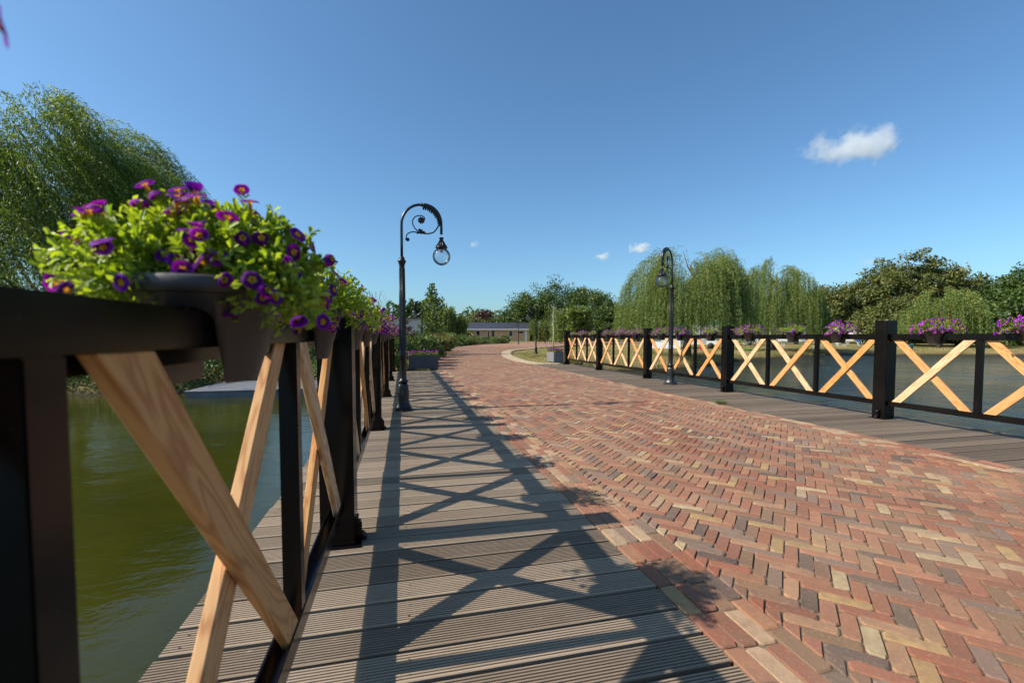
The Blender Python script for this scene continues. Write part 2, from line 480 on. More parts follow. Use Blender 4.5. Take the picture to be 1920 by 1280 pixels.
# ------------------------------------------------------------------ brick road
E1, E2 = 1.005, 4.657
ROAD = [(E1, -6), (E1, 13.8), (1.3, 18), (1.8, 23.4), (3.2, 33.1), (5.2, 44.8), (7.7, 54), (14.8, 65), (21.8, 76), (30.5, 83), (60, 95),
        (60, 72), (33, 63), (17.8, 48.6), (13.1, 41.7), (10.8, 37.3), (7.8, 32), (5.8, 24.5), (4.75, 19), (4.45, 15.9), (E2, 14.5), (E2, -6)]
def clip_poly(P, ax, val, keep_gt):
    out = []; n = len(P)
    f = (lambda p: p[0]-val) if keep_gt else (lambda p: val-p[0])
    for i in range(n):
        p, q = P[i], P[(i+1) % n]; a_, b_ = f(p), f(q)
        if a_ >= 0: out.append(p)
        if (a_ >= 0) != (b_ >= 0):
            t = a_/(a_-b_); out.append((p[0]+(q[0]-p[0])*t, p[1]+(q[1]-p[1])*t))
    return out
PAL = [((0.35, 0.130, 0.078), 22), ((0.42, 0.195, 0.115), 18), ((0.28, 0.105, 0.065), 12), ((0.25, 0.145, 0.092), 13), ((0.25, 0.178, 0.145), 12), ((0.12, 0.09, 0.08), 5),
       ((0.50, 0.335, 0.15), 3), ((0.54, 0.42, 0.26), 5), ((0.44, 0.26, 0.15), 7)]
PC = np.array([p[0] for p in PAL]); PW = np.array([p[1] for p in PAL], float); PW /= PW.sum()
bV, bF4, bFn, bC4, bCn = [], [], [], [], []
me_v, me_f, me_c = [], [], []
def add_brick(P, detail, pale=0):
    n = len(P)
    if n < 3: return
    A = 0.5*abs(sum(P[i][0]*P[(i+1) % n][1]-P[(i+1) % n][0]*P[i][1] for i in range(n)))
    if A < 0.0007: return
    c = PC[RNG.choice(len(PC), p=PW)]*RNG.uniform(0.86, 1.12)
    c = c*RNG.uniform(0.95, 1.05, 3)*np.array((1.0, 0.94, 0.84))*0.73
    if pale: c = c*0.45+np.array((0.50, 0.38, 0.23))*0.55*RNG.uniform(0.8, 1.15)
    cx = sum(p[0] for p in P)/n; cy = sum(p[1] for p in P)/n
    tx, ty = RNG.normal(0, 0.007, 2); dz = RNG.normal(0, 0.0010)
    zf = lambda x, y: dz+(x-cx)*tx+(y-cy)*ty
    b = len(me_v)
    if detail:
        Q = []
        for i in range(n):        # chipped corners: two points per corner, jittered
            p0, p, p1 = P[i-1], P[i], P[(i+1) % n]
            for q in (p0, p1):
                L = math.hypot(q[0]-p[0], q[1]-p[1]) or 1
                k = min(0.45, RNG.uniform(0.003, 0.017)/L)
                Q.append((p[0]+(q[0]-p[0])*k+RNG.normal(0, 0.0008), p[1]+(q[1]-p[1])*k+RNG.normal(0, 0.0008)))
        m = len(Q)
        for s_, z_ in ((1.0, -0.035), (1.0, -0.0045), (None, 0.0)):
            for (x, y) in Q:
                if s_ is None:
                    L = math.hypot(x-cx, y-cy); k = max(0, 1-0.0042/L*1.5); x = cx+(x-cx)*k; y = cy+(y-cy)*k
                me_v.append((x, y, zf(x, y)+z_))
        me_f.append(tuple(b+2*m+i for i in range(m))); me_c.append(c)
        for l in range(2):
            for i in range(m):
                me_f.append((b+l*m+i, b+l*m+(i+1) % m, b+(l+1)*m+(i+1) % m, b+(l+1)*m+i)); me_c.append(c)
    else:
        for (x, y) in P: me_v.append((x, y, zf(x, y)*0.6-0.001))
        for (x, y) in P: me_v.append((x, y, -0.02))
        me_f.append(tuple(b+i for i in range(n))); me_c.append(c)
        for i in range(n):
            me_f.append((b+n+i, b+n+(i+1) % n, b+(i+1) % n, b+i)); me_c.append(c)
def ccw(P):
    A = sum(P[i][0]*P[(i+1) % len(P)][1]-P[(i+1) % len(P)][0]*P[i][1] for i in range(len(P)))
    return P if A > 0 else P[::-1]
W0 = 0.0585; GAP = 0.0044
s45 = math.sqrt(.5)
IN1, IN2 = E1+4*0.0715, E2-3*0.0715
def herring(x0, y0, x1, y1):
    # candidate lattice cells covering the window, lattice rotated by 45 degrees
    cs = []
    cor = [((x+y)*s45/W0, (-x+y)*s45/W0) for x in (x0, x1) for y in (y0, y1)]
    a0, a1 = int(min(c[0] for c in cor))-3, int(max(c[0] for c in cor))+3
    b0, b1 = int(min(c[1] for c in cor))-3, int(max(c[1] for c in cor))+3
    g = GAP/2/W0
    for a_ in range(a0, a1):
        for b_ in range(b0, b1):
            t = (a_-b_) % 6
            if t == 0: r = (a_+g, b_+g, a_+3-g, b_+1-g)
            elif t == 5: r = (a_+g, b_+g, a_+1-g, b_+3-g)
            else: continue
            mx, my = (r[0]+r[2])/2*W0, (r[1]+r[3])/2*W0
            cx, cy = (mx-my)*s45, (mx+my)*s45
            if not (x0-.1 < cx < x1+.1 and y0 < cy <= y1): continue
            Q = [((u-v_)*W0*s45, (u+v_)*W0*s45) for u, v_ in ((r[0], r[1]), (r[2], r[1]), (r[2], r[3]), (r[0], r[3]))]
            cs.append((cx, cy, Q))
    return cs
for cx, cy, Q in herring(IN1-.1, 0.2, IN2+.1, 15.0):
    wj = 0.0012
    Q = [(x+RNG.normal(0, wj), y+RNG.normal(0, wj)) for x, y in Q]
    Q = clip_poly(Q, 0, IN1+.003, True)
    if len(Q) >= 3: Q = clip_poly(Q, 0, IN2-.003, False)
    if len(Q) >= 3: add_brick(ccw(Q), cy < 7.5)
for cx, cy, Q in herring(IN1-.1, -5.0, IN2+.1, 0.2):
    Q = clip_poly(Q, 0, IN1+.003, True)
    if len(Q) >= 3: Q = clip_poly(Q, 0, IN2-.003, False)
    if len(Q) >= 3: add_brick(ccw(Q), False)
for side, n_ in ((0, 4), (1, 3)):
    for k in range(n_):
        xa = E1+k*0.0715 if side == 0 else E2-(k+1)*0.0715
        y = -5.0+RNG.uniform(0, .2)
        while y < 13.75 + side*1.2:
            L = RNG.uniform(0.175, 0.215)
            add_brick([(xa+.002, y+.002), (xa+.0715-.003, y+.002), (xa+.0715-.003, y+L-.003), (xa+.002, y+L-.003)], -0.5 < y < 7.5, RNG.random() < .18)
            y += L
# the road past the bridge, courses laid across
ROADN = np.array(ROAD)
cand = herring(0.9, 15.0, 20, 45)
cx_ = np.array([c[0] for c in cand]); cy_ = np.array([c[1] for c in cand])
ins = sdist(cx_, cy_, ROAD) < -0.02
for k in np.nonzero(ins)[0]: add_brick(ccw(cand[k][2]), False)
cand = [c for c in herring(E1-.05, 13.7, 4.7, 15.0) if c[0] < IN1 or c[0] > IN2]
ins = sdist(np.array([c[0] for c in cand]), np.array([c[1] for c in cand]), ROAD) < -0.02
for k in np.nonzero(ins)[0]: add_brick(ccw(cand[k][2]), False)
me = bpy.data.meshes.new('brick_road'); me.from_pydata(me_v, [], me_f); me.update()
at = me.attributes.new('col', 'FLOAT_COLOR', 'FACE')
at.data.foreach_set('color', np.concatenate([np.array(me_c), np.ones((len(me_c), 1))], 1).astype(np.float32).ravel())
tag(link('road', me, M['brick']), kind='structure')
# joint sand bed
me = bpy.data.meshes.new('road_bed'); me.from_pydata([(x, y, -0.0075 if y < 40 else -0.0076) for x, y in ROAD], [], [tuple(range(len(ROAD)))[::-1]]); me.update()
tag(link('road_bed', me, M['sand']), kind='structure')
# far road: rows of broader courses, one sheet with the same colours
fv, ff, fc = [], [], []
ys = np.arange(45, 94, 0.14)
rows = []
for yy in ys:
    for xx in np.arange(4, 60, 0.42):
        rows.append((xx+((yy*7.1) % .42), yy))
rows = np.array(rows); ins = sdist(rows[:, 0], rows[:, 1], ROAD) < -0.1
for (x, y) in rows[ins]:
    b = len(fv); fv += [(x, y, -.003), (x+.41, y, -.003), (x+.41, y+.13, -.003), (x, y+.13, -.003)]
    ff.append((b, b+1, b+2, b+3)); fc.append(PC[RNG.choice(len(PC), p=PW)]*RNG.uniform(.85, 1.1))
tag(link('road', npmesh('road_far', fv, ff, col=np.array(fc)), M['brick']), kind='structure')

# pale kerb band round the grass island, kerb on the left edge
def band(name, line, offs, width, blen, mat, label, z=0.012):
    pts = [Vector((p[0], p[1], 0)) for p in line]
    dense = []
    for i in range(len(pts)-1):
        p0 = pts[max(i-1, 0)]; p1 = pts[i]; p2 = pts[i+1]; p3 = pts[min(i+2, len(pts)-1)]
        for k in range(12):
            t = k/12
            dense.append(0.5*((2*p1)+(-p0+p2)*t+(2*p0-5*p1+4*p2-p3)*t*t+(-p0+3*p1-3*p2+p3)*t**3))
    dense.append(pts[-1])
    mb = MB()
    for o_ in offs:
        acc = 0.0
        ln = []
        for i, p in enumerate(dense):
            t = (dense[min(i+1, len(dense)-1)]-dense[max(i-1, 0)]).normalized()
            nrm = Vector((t.y, -t.x, 0))
            ln.append((p+nrm*o_, p+nrm*(o_+width)))
        cur = 0.0; i = 0
        for i in range(len(ln)-1):
            a0, a1 = ln[i]; b0, b1 = ln[i+1]
            seg = (b0-a0).length; m = max(1, int(seg/blen))
            for k in range(m):
                f0 = (k+.02)/m; f1 = (k+.97)/m
                q = [a0.lerp(b0, f0), a1.lerp(b1, f0), a1.lerp(b1, f1), a0.lerp(b0, f1)]
                zz = z+random.gauss(0, .002)
                mb.add([(v.x, v.y, zz) for v in q]+[(v.x, v.y, -.03) for v in q], [(0, 1, 2, 3), (4, 5, 1, 0), (5, 6, 2, 1), (6, 7, 3, 2), (7, 4, 0, 3)])
    o = mb.build(name, mat); return tag(o, kind='structure') if not label else o
ISL = [(5.6, 15.95), (4.75, 16.6), (4.6, 19), (5.35, 24.5), (7.3, 32), (10.3, 37.3), (12.7, 41.7), (17.4, 48.6)]
band('kerb', ISL, (-.04, .07, .18, .29, .40), .10, .21, M['kerb'], None)
LK = [(E1-.05, 14.6), (1.25, 18), (1.72, 23.4), (3.1, 33.1), (5.1, 44.8), (7.55, 54), (14.6, 65.1)]
band('kerb', LK, (-.15,), .12, .9, M['jetty'], None)

# ------------------------------------------------------------------ boardwalks
def boardwalk(x0, x1, ya, yb, mat, name, pitch=0.1465, gap=0.019, groove=True):
    V, F, T = [], [], []
    scr = []
    y = ya; ng = 9
    while y < yb:
        w_ = pitch-gap
        prof = [(0, -.028), (0, -.003), (.003, 0)]
        if groove:
            gp = (w_-.012)/ng
            for k in range(ng):
                s_ = .006+k*gp
                prof += [(s_+gp*.24, 0), (s_+gp*.32, -.008), (s_+gp*.70, -.008), (s_+gp*.78, 0)]
        prof += [(w_-.003, 0), (w_, -.003), (w_, -.028)]
        dz = random.gauss(0, .0012); tl = random.gauss(0, .0012); tn = random.random()
        xa = x0+random.gauss(0, .003); xb = x1-.002-abs(random.gauss(0, .002)); yj = random.gauss(0, .0012)
        b = len(V); n = len(prof); nx = 4
        for q in range(nx):
            fx = q/(nx-1); x = xa+(xb-xa)*fx
            bow = random.gauss(0, .0006)
            for (py_, pz) in prof: V.append((x, y+py_+yj, pz+dz+tl*(fx-.5)+bow))
        for q in range(nx-1):
            for k in range(n-1):
                F.append((b+q*n+k, b+q*n+k+1, b+(q+1)*n+k+1, b+(q+1)*n+k)); T.append(tn)
            F.append((b+q*n+n-1, b+q*n, b+(q+1)*n, b+(q+1)*n+n-1)); T.append(tn)
        F.append(tuple(b+k for k in range(n))[::-1]); T.append(tn)
        F.append(tuple(b+(nx-1)*n+k for k in range(n))); T.append(tn)
        for xs in (x0+.05, (x0+x1)/2-.1, x1-.12):
            for ys_ in (.25, .75):
                scr.append((xs+random.gauss(0, .006), y+w_*ys_+random.gauss(0, .004), dz+.0004))
        y += pitch
    nplank = len(F)
    for (sx_, sy_, sz_) in scr:
        b = len(V)
        V += [(sx_+.0042*math.cos(t_), sy_+.0042*math.sin(t_), sz_) for t_ in np.linspace(0, 2*math.pi, 8, endpoint=False)]
        F.append(tuple(b+k for k in range(8))[::-1]); T.append(0)
    # flip so that tops face up
    F = [f[::-1] for f in F]
    me = bpy.data.meshes.new(name); me.from_pydata(V, [], F); me.update()
    at = me.attributes.new('tint', 'FLOAT', 'FACE'); at.data.foreach_set('value', T)
    me.materials.append(mat); me.materials.append(M['steel'])
    mi = np.zeros(len(F), np.int32); mi[nplank:] = 1; me.polygons.foreach_set('material_index', mi)
    return tag(link(name, me, mat), kind='structure')
boardwalk(-.772, E1-.004, -3.5, 13.75, M['deck'], 'boardwalk')
boardwalk(E2+.004, 6.16, -3.5, 15.9, M['deck_r'], 'boardwalk')

# bridge body below the decks
br = empty('bridge', (2.7, 5, 0), label='wooden bridge body with dark fascia beams carrying brick road and boardwalks', cat='bridge')
def part(mb, name, mat, par):
    o = mb.build(name, mat, par); o.location = -Vector(par.location); return o
for x in (-.735, 6.06): part(MB().box((x, -3.5, -.26), (x+.07, 14.2 if x < 0 else 15.9, -.034), .004), 'edge_beam', M['darkwood'], br)
part(MB().box((-.55, -3.5, -.30), (5.95, 14.0, -.16)), 'deck_slab', M['darkwood'], br)
for y in (0.8, 4.8, 8.8, 12.6):
    for x in (-.45, 1.8, 3.7, 5.8): part(MB().lathe([(.11, -1.7), (.11, -.3)], 12, (x, y, 0)), 'pile', M['darkwood'], br)
    part(MB().box((-.6, y-.1, -.5), (6.0, y+.1, -.3)), 'cross_beam', M['darkwood'], br)
part(MB().box((-.9, 13.9, -1.5), (6.3, 14.15, -.05)), 'abutment', M['darkwood'], br)

# ------------------------------------------------------------------ railings
BAY, PW_, PH = 2.811, 0.157, 1.208
def board_mesh(w_, t_, zlo, zhi, wid):
    """rising board of a panel of width w_; ends cut level with the rails. returns mesh in board frame + transform"""
    c = None
    H = zhi-zlo
    # slope: horizontal cut length k so perpendicular width = wid
    k = 0.1
    for _ in range(20):
        ang = math.atan2(H, w_-k); k = wid/math.sin(ang)
    pts = [(0, zlo), (k, zlo), (w_, zhi), (w_-k, zhi)]
    cy, cz = w_/2, (zlo+zhi)/2
    ca, sa = math.cos(ang), math.sin(ang)
    V = []
    for t in (-t_/2, t_/2):
        for (y, z) in pts:
            dy, dz = y-cy, z-cz
            V.append((dy*ca+dz*sa, t, -dy*sa+dz*ca))   # X along board, Y thickness, Z width
    bm = bmesh.new(); vs = [bm.verts.new(v) for v in V]
    for f in ((0, 1, 2, 3), (7, 6, 5, 4), (0, 4, 5, 1), (1, 5, 6, 2), (2, 6, 7, 3), (3, 7, 4, 0)): bm.faces.new([vs[q] for q in f])
    bmesh.ops.recalc_face_normals(bm, faces=bm.faces)
    bmesh.ops.bevel(bm, geom=bm.edges[:], offset=0.0018, segments=1, affect='EDGES')
    me = bpy.data.meshes.new('cross_board'); bm.to_mesh(me); bm.free()
    return me, ang
def railing(xc, sgn, ynear, ks, label, left):
    """sgn +1: inner side faces +x (left railing)"""
    root = empty('railing', (xc, ynear, 0), label=label, cat='railing')
    pm = MB().box((-PW_/2, 0, .006), (PW_/2, PW_, PH), .004).mesh('post')
    capm = MB().box((-PW_/2-.002, -.002, PH), (PW_/2+.002, PW_+.002, PH+.006), .002).mesh('post_cap')
    plm = MB().box((-PW_/2-.018, -.02, .0005), (PW_/2+.03, PW_+.02, .0085), .002).mesh('base_plate')
    bk = MB().box((PW_/2+.001, PW_*.32, .01), (PW_/2+.012, PW_*.68, .125), .002).box((PW_/2+.012, PW_*.32, .009), (PW_/2+.05, PW_*.68, .019), .002)
    bk.box((PW_/2+.012, PW_*.32, .019), (PW_/2+.03, PW_*.36, .10), .001)
    bkm = bk.mesh('anchor_bracket')
    bom = MB().lathe([(.009, 0), (.009, .009), (.005, .010), (.005, .022)], 6, (PW_/2+.036, PW_*.5, .019), False).mesh('bolt')
    bom2 = MB().tube([(PW_/2+.012, PW_*.5, .10), (PW_/2+.024, PW_*.5, .10)], .009, 6, False).mesh('bolt')
    first = None
    for k in ks:
        y0 = k*BAY
        p = link('post', pm, M['black'], root, (0, y0, 0))
        link('post_cap', capm, M['black'], p)
        for m_, mt, nm in ((plm, 'black', 'base_plate'), (bkm, 'black', 'anchor_bracket'), (bom, 'steel', 'bolt'), (bom2, 'steel', 'bolt')):
            q = link(nm, m_, M[mt], p)
            if sgn < 0: q.scale = (-1, 1, 1)
    clear = BAY-PW_; pw = (clear-.1)/3
    zlo, zhi = .222, (1.003 if left else .979)
    rx = .027
    # rails
    if left:
        trm = MB().box((-rx, 0, 1.0035), (rx, clear, 1.0585), .004).box((-rx*1.0, .0, .979), (-rx+.020, clear, 1.0034), .002).mesh('top_rail')
    else:
        trm = MB().box((-rx, 0, .980), (rx, clear, 1.050), .004).mesh('top_rail')
    brm = MB().box((-rx, 0, .166), (-rx+.006, clear, .226), .0015).box((rx-.006, 0, .166), (rx, clear, .226), .0015).box((-rx+.006, 0, .166), (rx-.006, clear, .176)).mesh('bottom_rail')
    balm = MB().box((-.0245, 0, .177), (.0245, .05, 1.0032 if left else .979), .002).mesh('baluster')
    bdm, ang = board_mesh(pw-.008, .022, zlo-.03, zhi, .078)
    for k in ks[:-1]:
        y0 = k*BAY+PW_
        for nm, m_ in (('top_rail', trm), ('bottom_rail', brm)):
            o = link(nm, m_, M['black'], root, (0, y0, 0))
            if sgn < 0: o.rotation_euler = (0, 0, math.pi); o.location = (0, y0+clear, 0)
        for j in range(2):
            nud = -.043 if (left and k == -1 and j == 0) else 0
            link('baluster', balm, M['black'], root, (0, y0+pw*(j+1)+.05*j+nud, 0))
        for j in range(3):
            yc = y0+pw/2+j*(pw+.05); zc = (zlo-.03+zhi)/2
            # front board (towards the walkway) falls away from the camera on the left, rises on the right side
            for rising in (0, 1):
                o = link('cross_board', bdm, M['pine'], root)
                front = rising == 0
                if (k*3+j) % 2 and not left: pass
                off = sgn*(.0115 if front else -.0118)
                mat = Matrix.Rotation(R(90), 4, 'Z')   # board X -> world Y
                mm = Matrix.Rotation(ang if not rising else -ang, 4, 'X')
                # board frame: X->Y, Y->-X, Z->Z ; rotate about world X
                rot = (Matrix.Rotation(ang, 4, 'X') @ mat)
                if not rising: rot = Matrix.Rotation(math.pi, 4, 'Z') @ rot
                o.matrix_local = Matrix.Translation((off, yc, zc)) @ rot
    return root
LEFT = railing(-.3155, 1, 2.282, list(range(-2, 5)), 'left railing of black steel posts with crossed pine boards, close to the camera', True)
RIGHT = railing(5.824, -1, 4.319, list(range(-2, 5)), 'right railing of black steel posts with sunlit orange crossed boards beside the open pond', False)

# ------------------------------------------------------------------ street lamps
def bez(P, n=24):
    out = []
    P = [Vector(p) for p in P]
    for i in range(len(P)-1):
        p0 = P[max(i-1, 0)]; p1 = P[i]; p2 = P[i+1]; p3 = P[min(i+2, len(P)-1)]
        for k in range(n):
            t = k/n
            out.append(0.5*((2*p1)+(-p0+p2)*t+(2*p0-5*p1+4*p2-p3)*t*t+(-p0+3*p1-3*p2+p3)*t**3))
    out.append(P[-1]); return out
def make_lamp():
    r = empty('street_lamp')
    b = MB()
    b.lathe([(.120, 0), (.122, .018), (.112, .03)], 32, square=.75, smooth=False)
    b.lathe([(.112, .03), (.104, .05), (.088, .085), (.078, .13), (.074, .2), (.074, .30), (.070, .345), (.055, .37)], 32, square=.45)
    for t in range(4):
        a_ = t*math.pi/2
        b.sphere((.066*math.cos(a_), .066*math.sin(a_), .235), .03, 10, 6, (.5, .5, 1.9))
    b.build('base', M['iron'], r)
    for sx_, sy_ in ((1, 1), (1, -1), (-1, 1), (-1, -1)):
        MB().lathe([(.012, 0), (.012, .012), (.006, .014), (.006, .03)], 6, (sx_*.100, sy_*.100, .022), False).build('bolt', M['steel'], r)
    p = MB()
    p.lathe([(.055, .37), (.060, .385), (.074, .398), (.078, .405), (.072, .412), (.052, .422), (.046, .445), (.046, .75), (.052, .757), (.054, .77), (.046, .78), (.045, .792), (.051, .80), (.044, .81),
             (.040, 1.3), (.036, 1.99), (.040, 2.0), (.046, 2.02), (.055, 2.045), (.058, 2.055), (.046, 2.065), (.036, 2.08), (.040, 2.095), (.030, 2.105), (.021, 2.115)], 24)
    for t in range(8):    # fluting ribs
        a_ = t*math.pi/4
        p.tube([(.045*math.cos(a_), .045*math.sin(a_), .83), (.037*math.cos(a_), .037*math.sin(a_), 1.95)], [.0045, .0035], 6)
    p.build('pole', M['iron'], r)
    A = [(0, 0, 2.11), (0, 0, 2.50)]
    n = 26
    arm = [Vector(A[0]), Vector((0, 0, 2.3)), Vector(A[1])]
    for k in range(1, n+1):
        t = math.pi*k/n
        arm.append(Vector((.270-.270*math.cos(t), 0, 2.545+.285*math.sin(t))))
    arm.append(Vector((.540, 0, 2.44)))
    m = MB(); rad = [.0195+.0*(i) for i in range(len(arm))]
    m.tube(arm, .0185, 12)
    m.build('arm', M['iron'], r)
    # acanthus leaf sheathing the outer half of the bow
    lf = MB()
    lf.tube([arm[3+k] for k in range(12, 25)], [.021, .026, .030, .033, .036, .037, .037, .036, .034, .031, .028, .024, .020], 12)
    for k in range(13, 25):
        c = arm[3+k]; d = (Vector((.27, 0, 2.545))-c).normalized()
        for s_ in (-1, 1):
            tip = c+d*(.040+.004*math.sin(k*2))+Vector((0, s_*.012, -.020))
            lf.tube([c, c.lerp(tip, .6)+Vector((0, s_*.006, .004)), tip], [.018, .015, .008], 6)
    lf.build('leaf_ornament', M['iron'], r)
    for t in (12, 13.2):
        i0 = int(t)+3; c = arm[i0]
        tg = (arm[i0+1]-arm[i0-1]).normalized()
        lf2 = MB().tube([c-tg*.006, c+tg*.006], .0265, 14).build('band', M['iron'], r)
    X = lambda X_, Y_: Vector(((X_-230)/6.4/139.5, 0, 2.835-(Y_-160)/6.4/135.5))
    s1 = bez([X(712, 380), X(680, 395), X(655, 440), X(610, 485), X(545, 502), X(470, 500), X(410, 492), X(350, 492), X(305, 515), X(285, 550), X(290, 585)], 5)
    m = MB().tube(s1, [.011-.004*min(1, k/len(s1)) for k in range(len(s1))], 8)
    s2 = bez([X(520, 503), X(470, 495), X(415, 470), X(375, 420), X(362, 370), X(385, 320), X(430, 296), X(480, 296), X(510, 320), X(500, 352), X(470, 360)], 5)
    m.tube(s2, [.009-.003*min(1, k/len(s2)) for k in range(len(s2))], 8)
    m.build('scroll', M['iron'], r)
    o = MB()
    c = X(468, 348); o.sphere(c, .040, 14, 8, (1, .45, 1))
    for t in range(10):
        a_ = t*2*math.pi/10; o.sphere((c.x+.040*math.cos(a_), 0, c.z+.040*math.sin(a_)), .0105, 8, 5, (1, .8, 1))
    o.build('rosette', M['iron'], r)
    c = X(303, 583); MB().sphere(c, .026, 12, 8, (1, .7, 1)).sphere((c.x-.024, 0, c.z+.004), .013, 8, 6).build('rosette', M['iron'], r)
    o = MB(); c = X(470, 490)
    o.sphere(c, .042, 12, 8, (1.35, .5, .55)).sphere((c.x-.03, 0, c.z+.035), .016, 8, 6).sphere((c.x-.055, 0, c.z-.012), .015, 8, 6).tube([X(480, 470), X(430, 455)], [.016, .006], 8)
    o.build('leaf_ornament', M['iron'], r)
    sh = MB().lathe([(.018, 2.46), (.030, 2.455), (.034, 2.445), (.026, 2.435), (.022, 2.42), (.030, 2.40), (.045, 2.375), (.062, 2.345), (.078, 2.325), (.083, 2.318), (.081, 2.308), (.062, 2.306)][::-1], 28, (.540, 0, -.06))
    for t in range(14):
        a_ = t*2*math.pi/14
        pts = [(.54+q*math.cos(a_), q*math.sin(a_), z-.06) for q, z in ((.024, 2.42), (.046, 2.376), (.063, 2.346), (.080, 2.324))]
        sh.tube(pts, [.003, .005, .007, .007], 6)
    sh.build('lamp_shade', M['iron'], r)
    g = MB().sphere((.540, 0, 2.135), .124, 40, 24).build('globe', M['globe'], r)
    MB().lathe([(.02, 0), (.024, .01), (.024, .045), (.018, .055)], 14, (.54, 0, 2.19)).build('lamp_holder', M['greywall'], r)
    return r
lamp0 = make_lamp()
lamps = [((.0, 6.46), 0, 'nearest black street lamp on the left boardwalk with scrolled bow and clear globe'),
         ((5.56, 8.62), R(216), 'black street lamp on the right boardwalk in front of the railing, globe before the willow'),
         ((.97, 23.9), R(225), 'black street lamp among the shrubs in front of the young tree'),
         ((7.9, 26.6), R(190), 'black street lamp on the grass island in the road bend'),
         ((14.85, 58.1), R(215), 'distant thin street lamp in front of the brick bungalow'),
         ((20.6, 64.5), R(250), 'distant street lamp at the trees right of the bungalow')]
for i_, ((x, y), rz, lb) in enumerate(lamps):
    o = lamp0 if i_ == 0 else copy_tree(lamp0)
    o.location = (x, y, 0 if y < 14 else -.03); o.rotation_euler = (0, 0, rz)
    tag(o, lb, 'street lamp', 'street lamps along the road')

# ------------------------------------------------------------------ petunias on the rails
def pot_mesh():
    b = MB(); b.lathe([(.064, 0), (.068, .003), (.108, .140), (.117, .142), (.121, .146), (.121, .163), (.118, .166), (.112, .166), (.110, .146), (.02, .144)], 48)
    me = b.mesh('pot_solid')
    c = MB(); n = 10
    hw, zt = .036, .098
    prof = [(-hw-.002, -.02), (hw+.002, -.02)]+[(hw*math.cos(t), zt+.022*math.sin(t)) for t in np.linspace(0, math.pi, 9)]
    m = len(prof)
    V = [(x, -.2, z) for x, z in prof]+[(x, .2, z) for x, z in prof]
    c.add(V, [tuple(range(m)), tuple(range(2*m-1, m-1, -1))]+[(i_, i_+m, (i_+1) % m+m, (i_+1) % m) for i_ in range(m)])
    cm = c.mesh('cut')
    a_ = bpy.data.objects.new('a', me); q = bpy.data.objects.new('b', cm)
    COL.objects.link(a_); COL.objects.link(q)
    for mm in (me, cm):
        bm = bmesh.new(); bm.from_mesh(mm); bmesh.ops.recalc_face_normals(bm, faces=bm.faces); bm.to_mesh(mm); bm.free()
    md = a_.modifiers.new('m', 'BOOLEAN'); md.object = q; md.operation = 'DIFFERENCE'; md.solver = 'EXACT'
    dg = bpy.context.evaluated_depsgraph_get()
    out = bpy.data.meshes.new_from_object(a_.evaluated_get(dg)); out.name = 'pot'
    bpy.data.objects.remove(a_); bpy.data.objects.remove(q)
    out.polygons.foreach_set('use_smooth', [False]*len(out.polygons))
    out.materials.clear()
    return out
POTM = pot_mesh()
for p_ in POTM.polygons: p_.use_smooth = abs(p_.normal.z) < .6 and abs(p_.normal.x) < .999
SOILM = MB().lathe([(.109, .150), (.109, .154), (.03, .160)], 24).mesh('soil')

def blossom_mesh(Rr=.0215, seed=0, hue=0, cup=0.0):
    rg = random.Random(seed); seg = 40
    V, F, C = [], [], []
    ye = (0.66, 0.40, 0.02); dk = (0.045, 0.002, 0.07)
    pu = ((0.16, 0.007, 0.30), (0.24, 0.009, 0.29), (0.11, 0.004, 0.17))[hue]
    pl = tuple(min(1, c*1.35) for c in pu)
    rings = [(-.015, .0018, (.22, .22, .03)), (-.006, .0032, ye), (-.001, .15, ye), (.0006, .30, None), (.002, .55, dk), (.0025, .8, pu), (.0008, 1.0, pu)]
    ph = rg.uniform(0, 6.28)
    droop = rg.uniform(-.10, .14)+cup
    for j, (z, r_, c) in enumerate(rings):
        for i_ in range(seg):
            t = 2*math.pi*i_/seg
            lobe = abs(math.cos(2.5*t))              # 1 at the lobe centres
            rr_ = r_*Rr if j > 1 else r_
            zz = z
            cc = c
            if j == 3: rr_ = Rr*(.13+.15*lobe**3); cc = ye
            if j == 4: rr_ = Rr*(.42+.06*lobe); cc = tuple(a_*(.6+.4*lobe) for a_ in dk) if lobe < .93 else pu
            if j == 5: cc = tuple(a_*(1-.25*(lobe > .95)) for a_ in pu)
            if j == 6: rr_ = Rr*(.93+.07*min(1, lobe*2.2)); cc = pl
            if j >= 4: zz += Rr*(r_**2)*(droop+.03*math.cos(5*t+ph)+.03*math.sin(2*t+ph))
            if cup: rr_ *= 1-.28*abs(cup)*(r_ if j > 1 else 0)*(1+.5*math.cos(2*t+ph))
            V.append((rr_*math.cos(t), rr_*math.sin(t), zz)); C.append(cc)
    for j in range(len(rings)-1):
        for i_ in range(seg): F.append((j*seg+i_, j*seg+(i_+1) % seg, (j+1)*seg+(i_+1) % seg, (j+1)*seg+i_))
    me = npmesh('blossom', V, F, col=np.array(C), smooth=True)
    me.materials.append(M['petal'])
    return me, np.array(V), np.array(F), np.array(C)
BLOS = [blossom_mesh(.0148, s_, s_ % 3, (0, 0, -.35, 0, .55, 0, 1.1, -.6)[s_]) for s_ in range(8)]

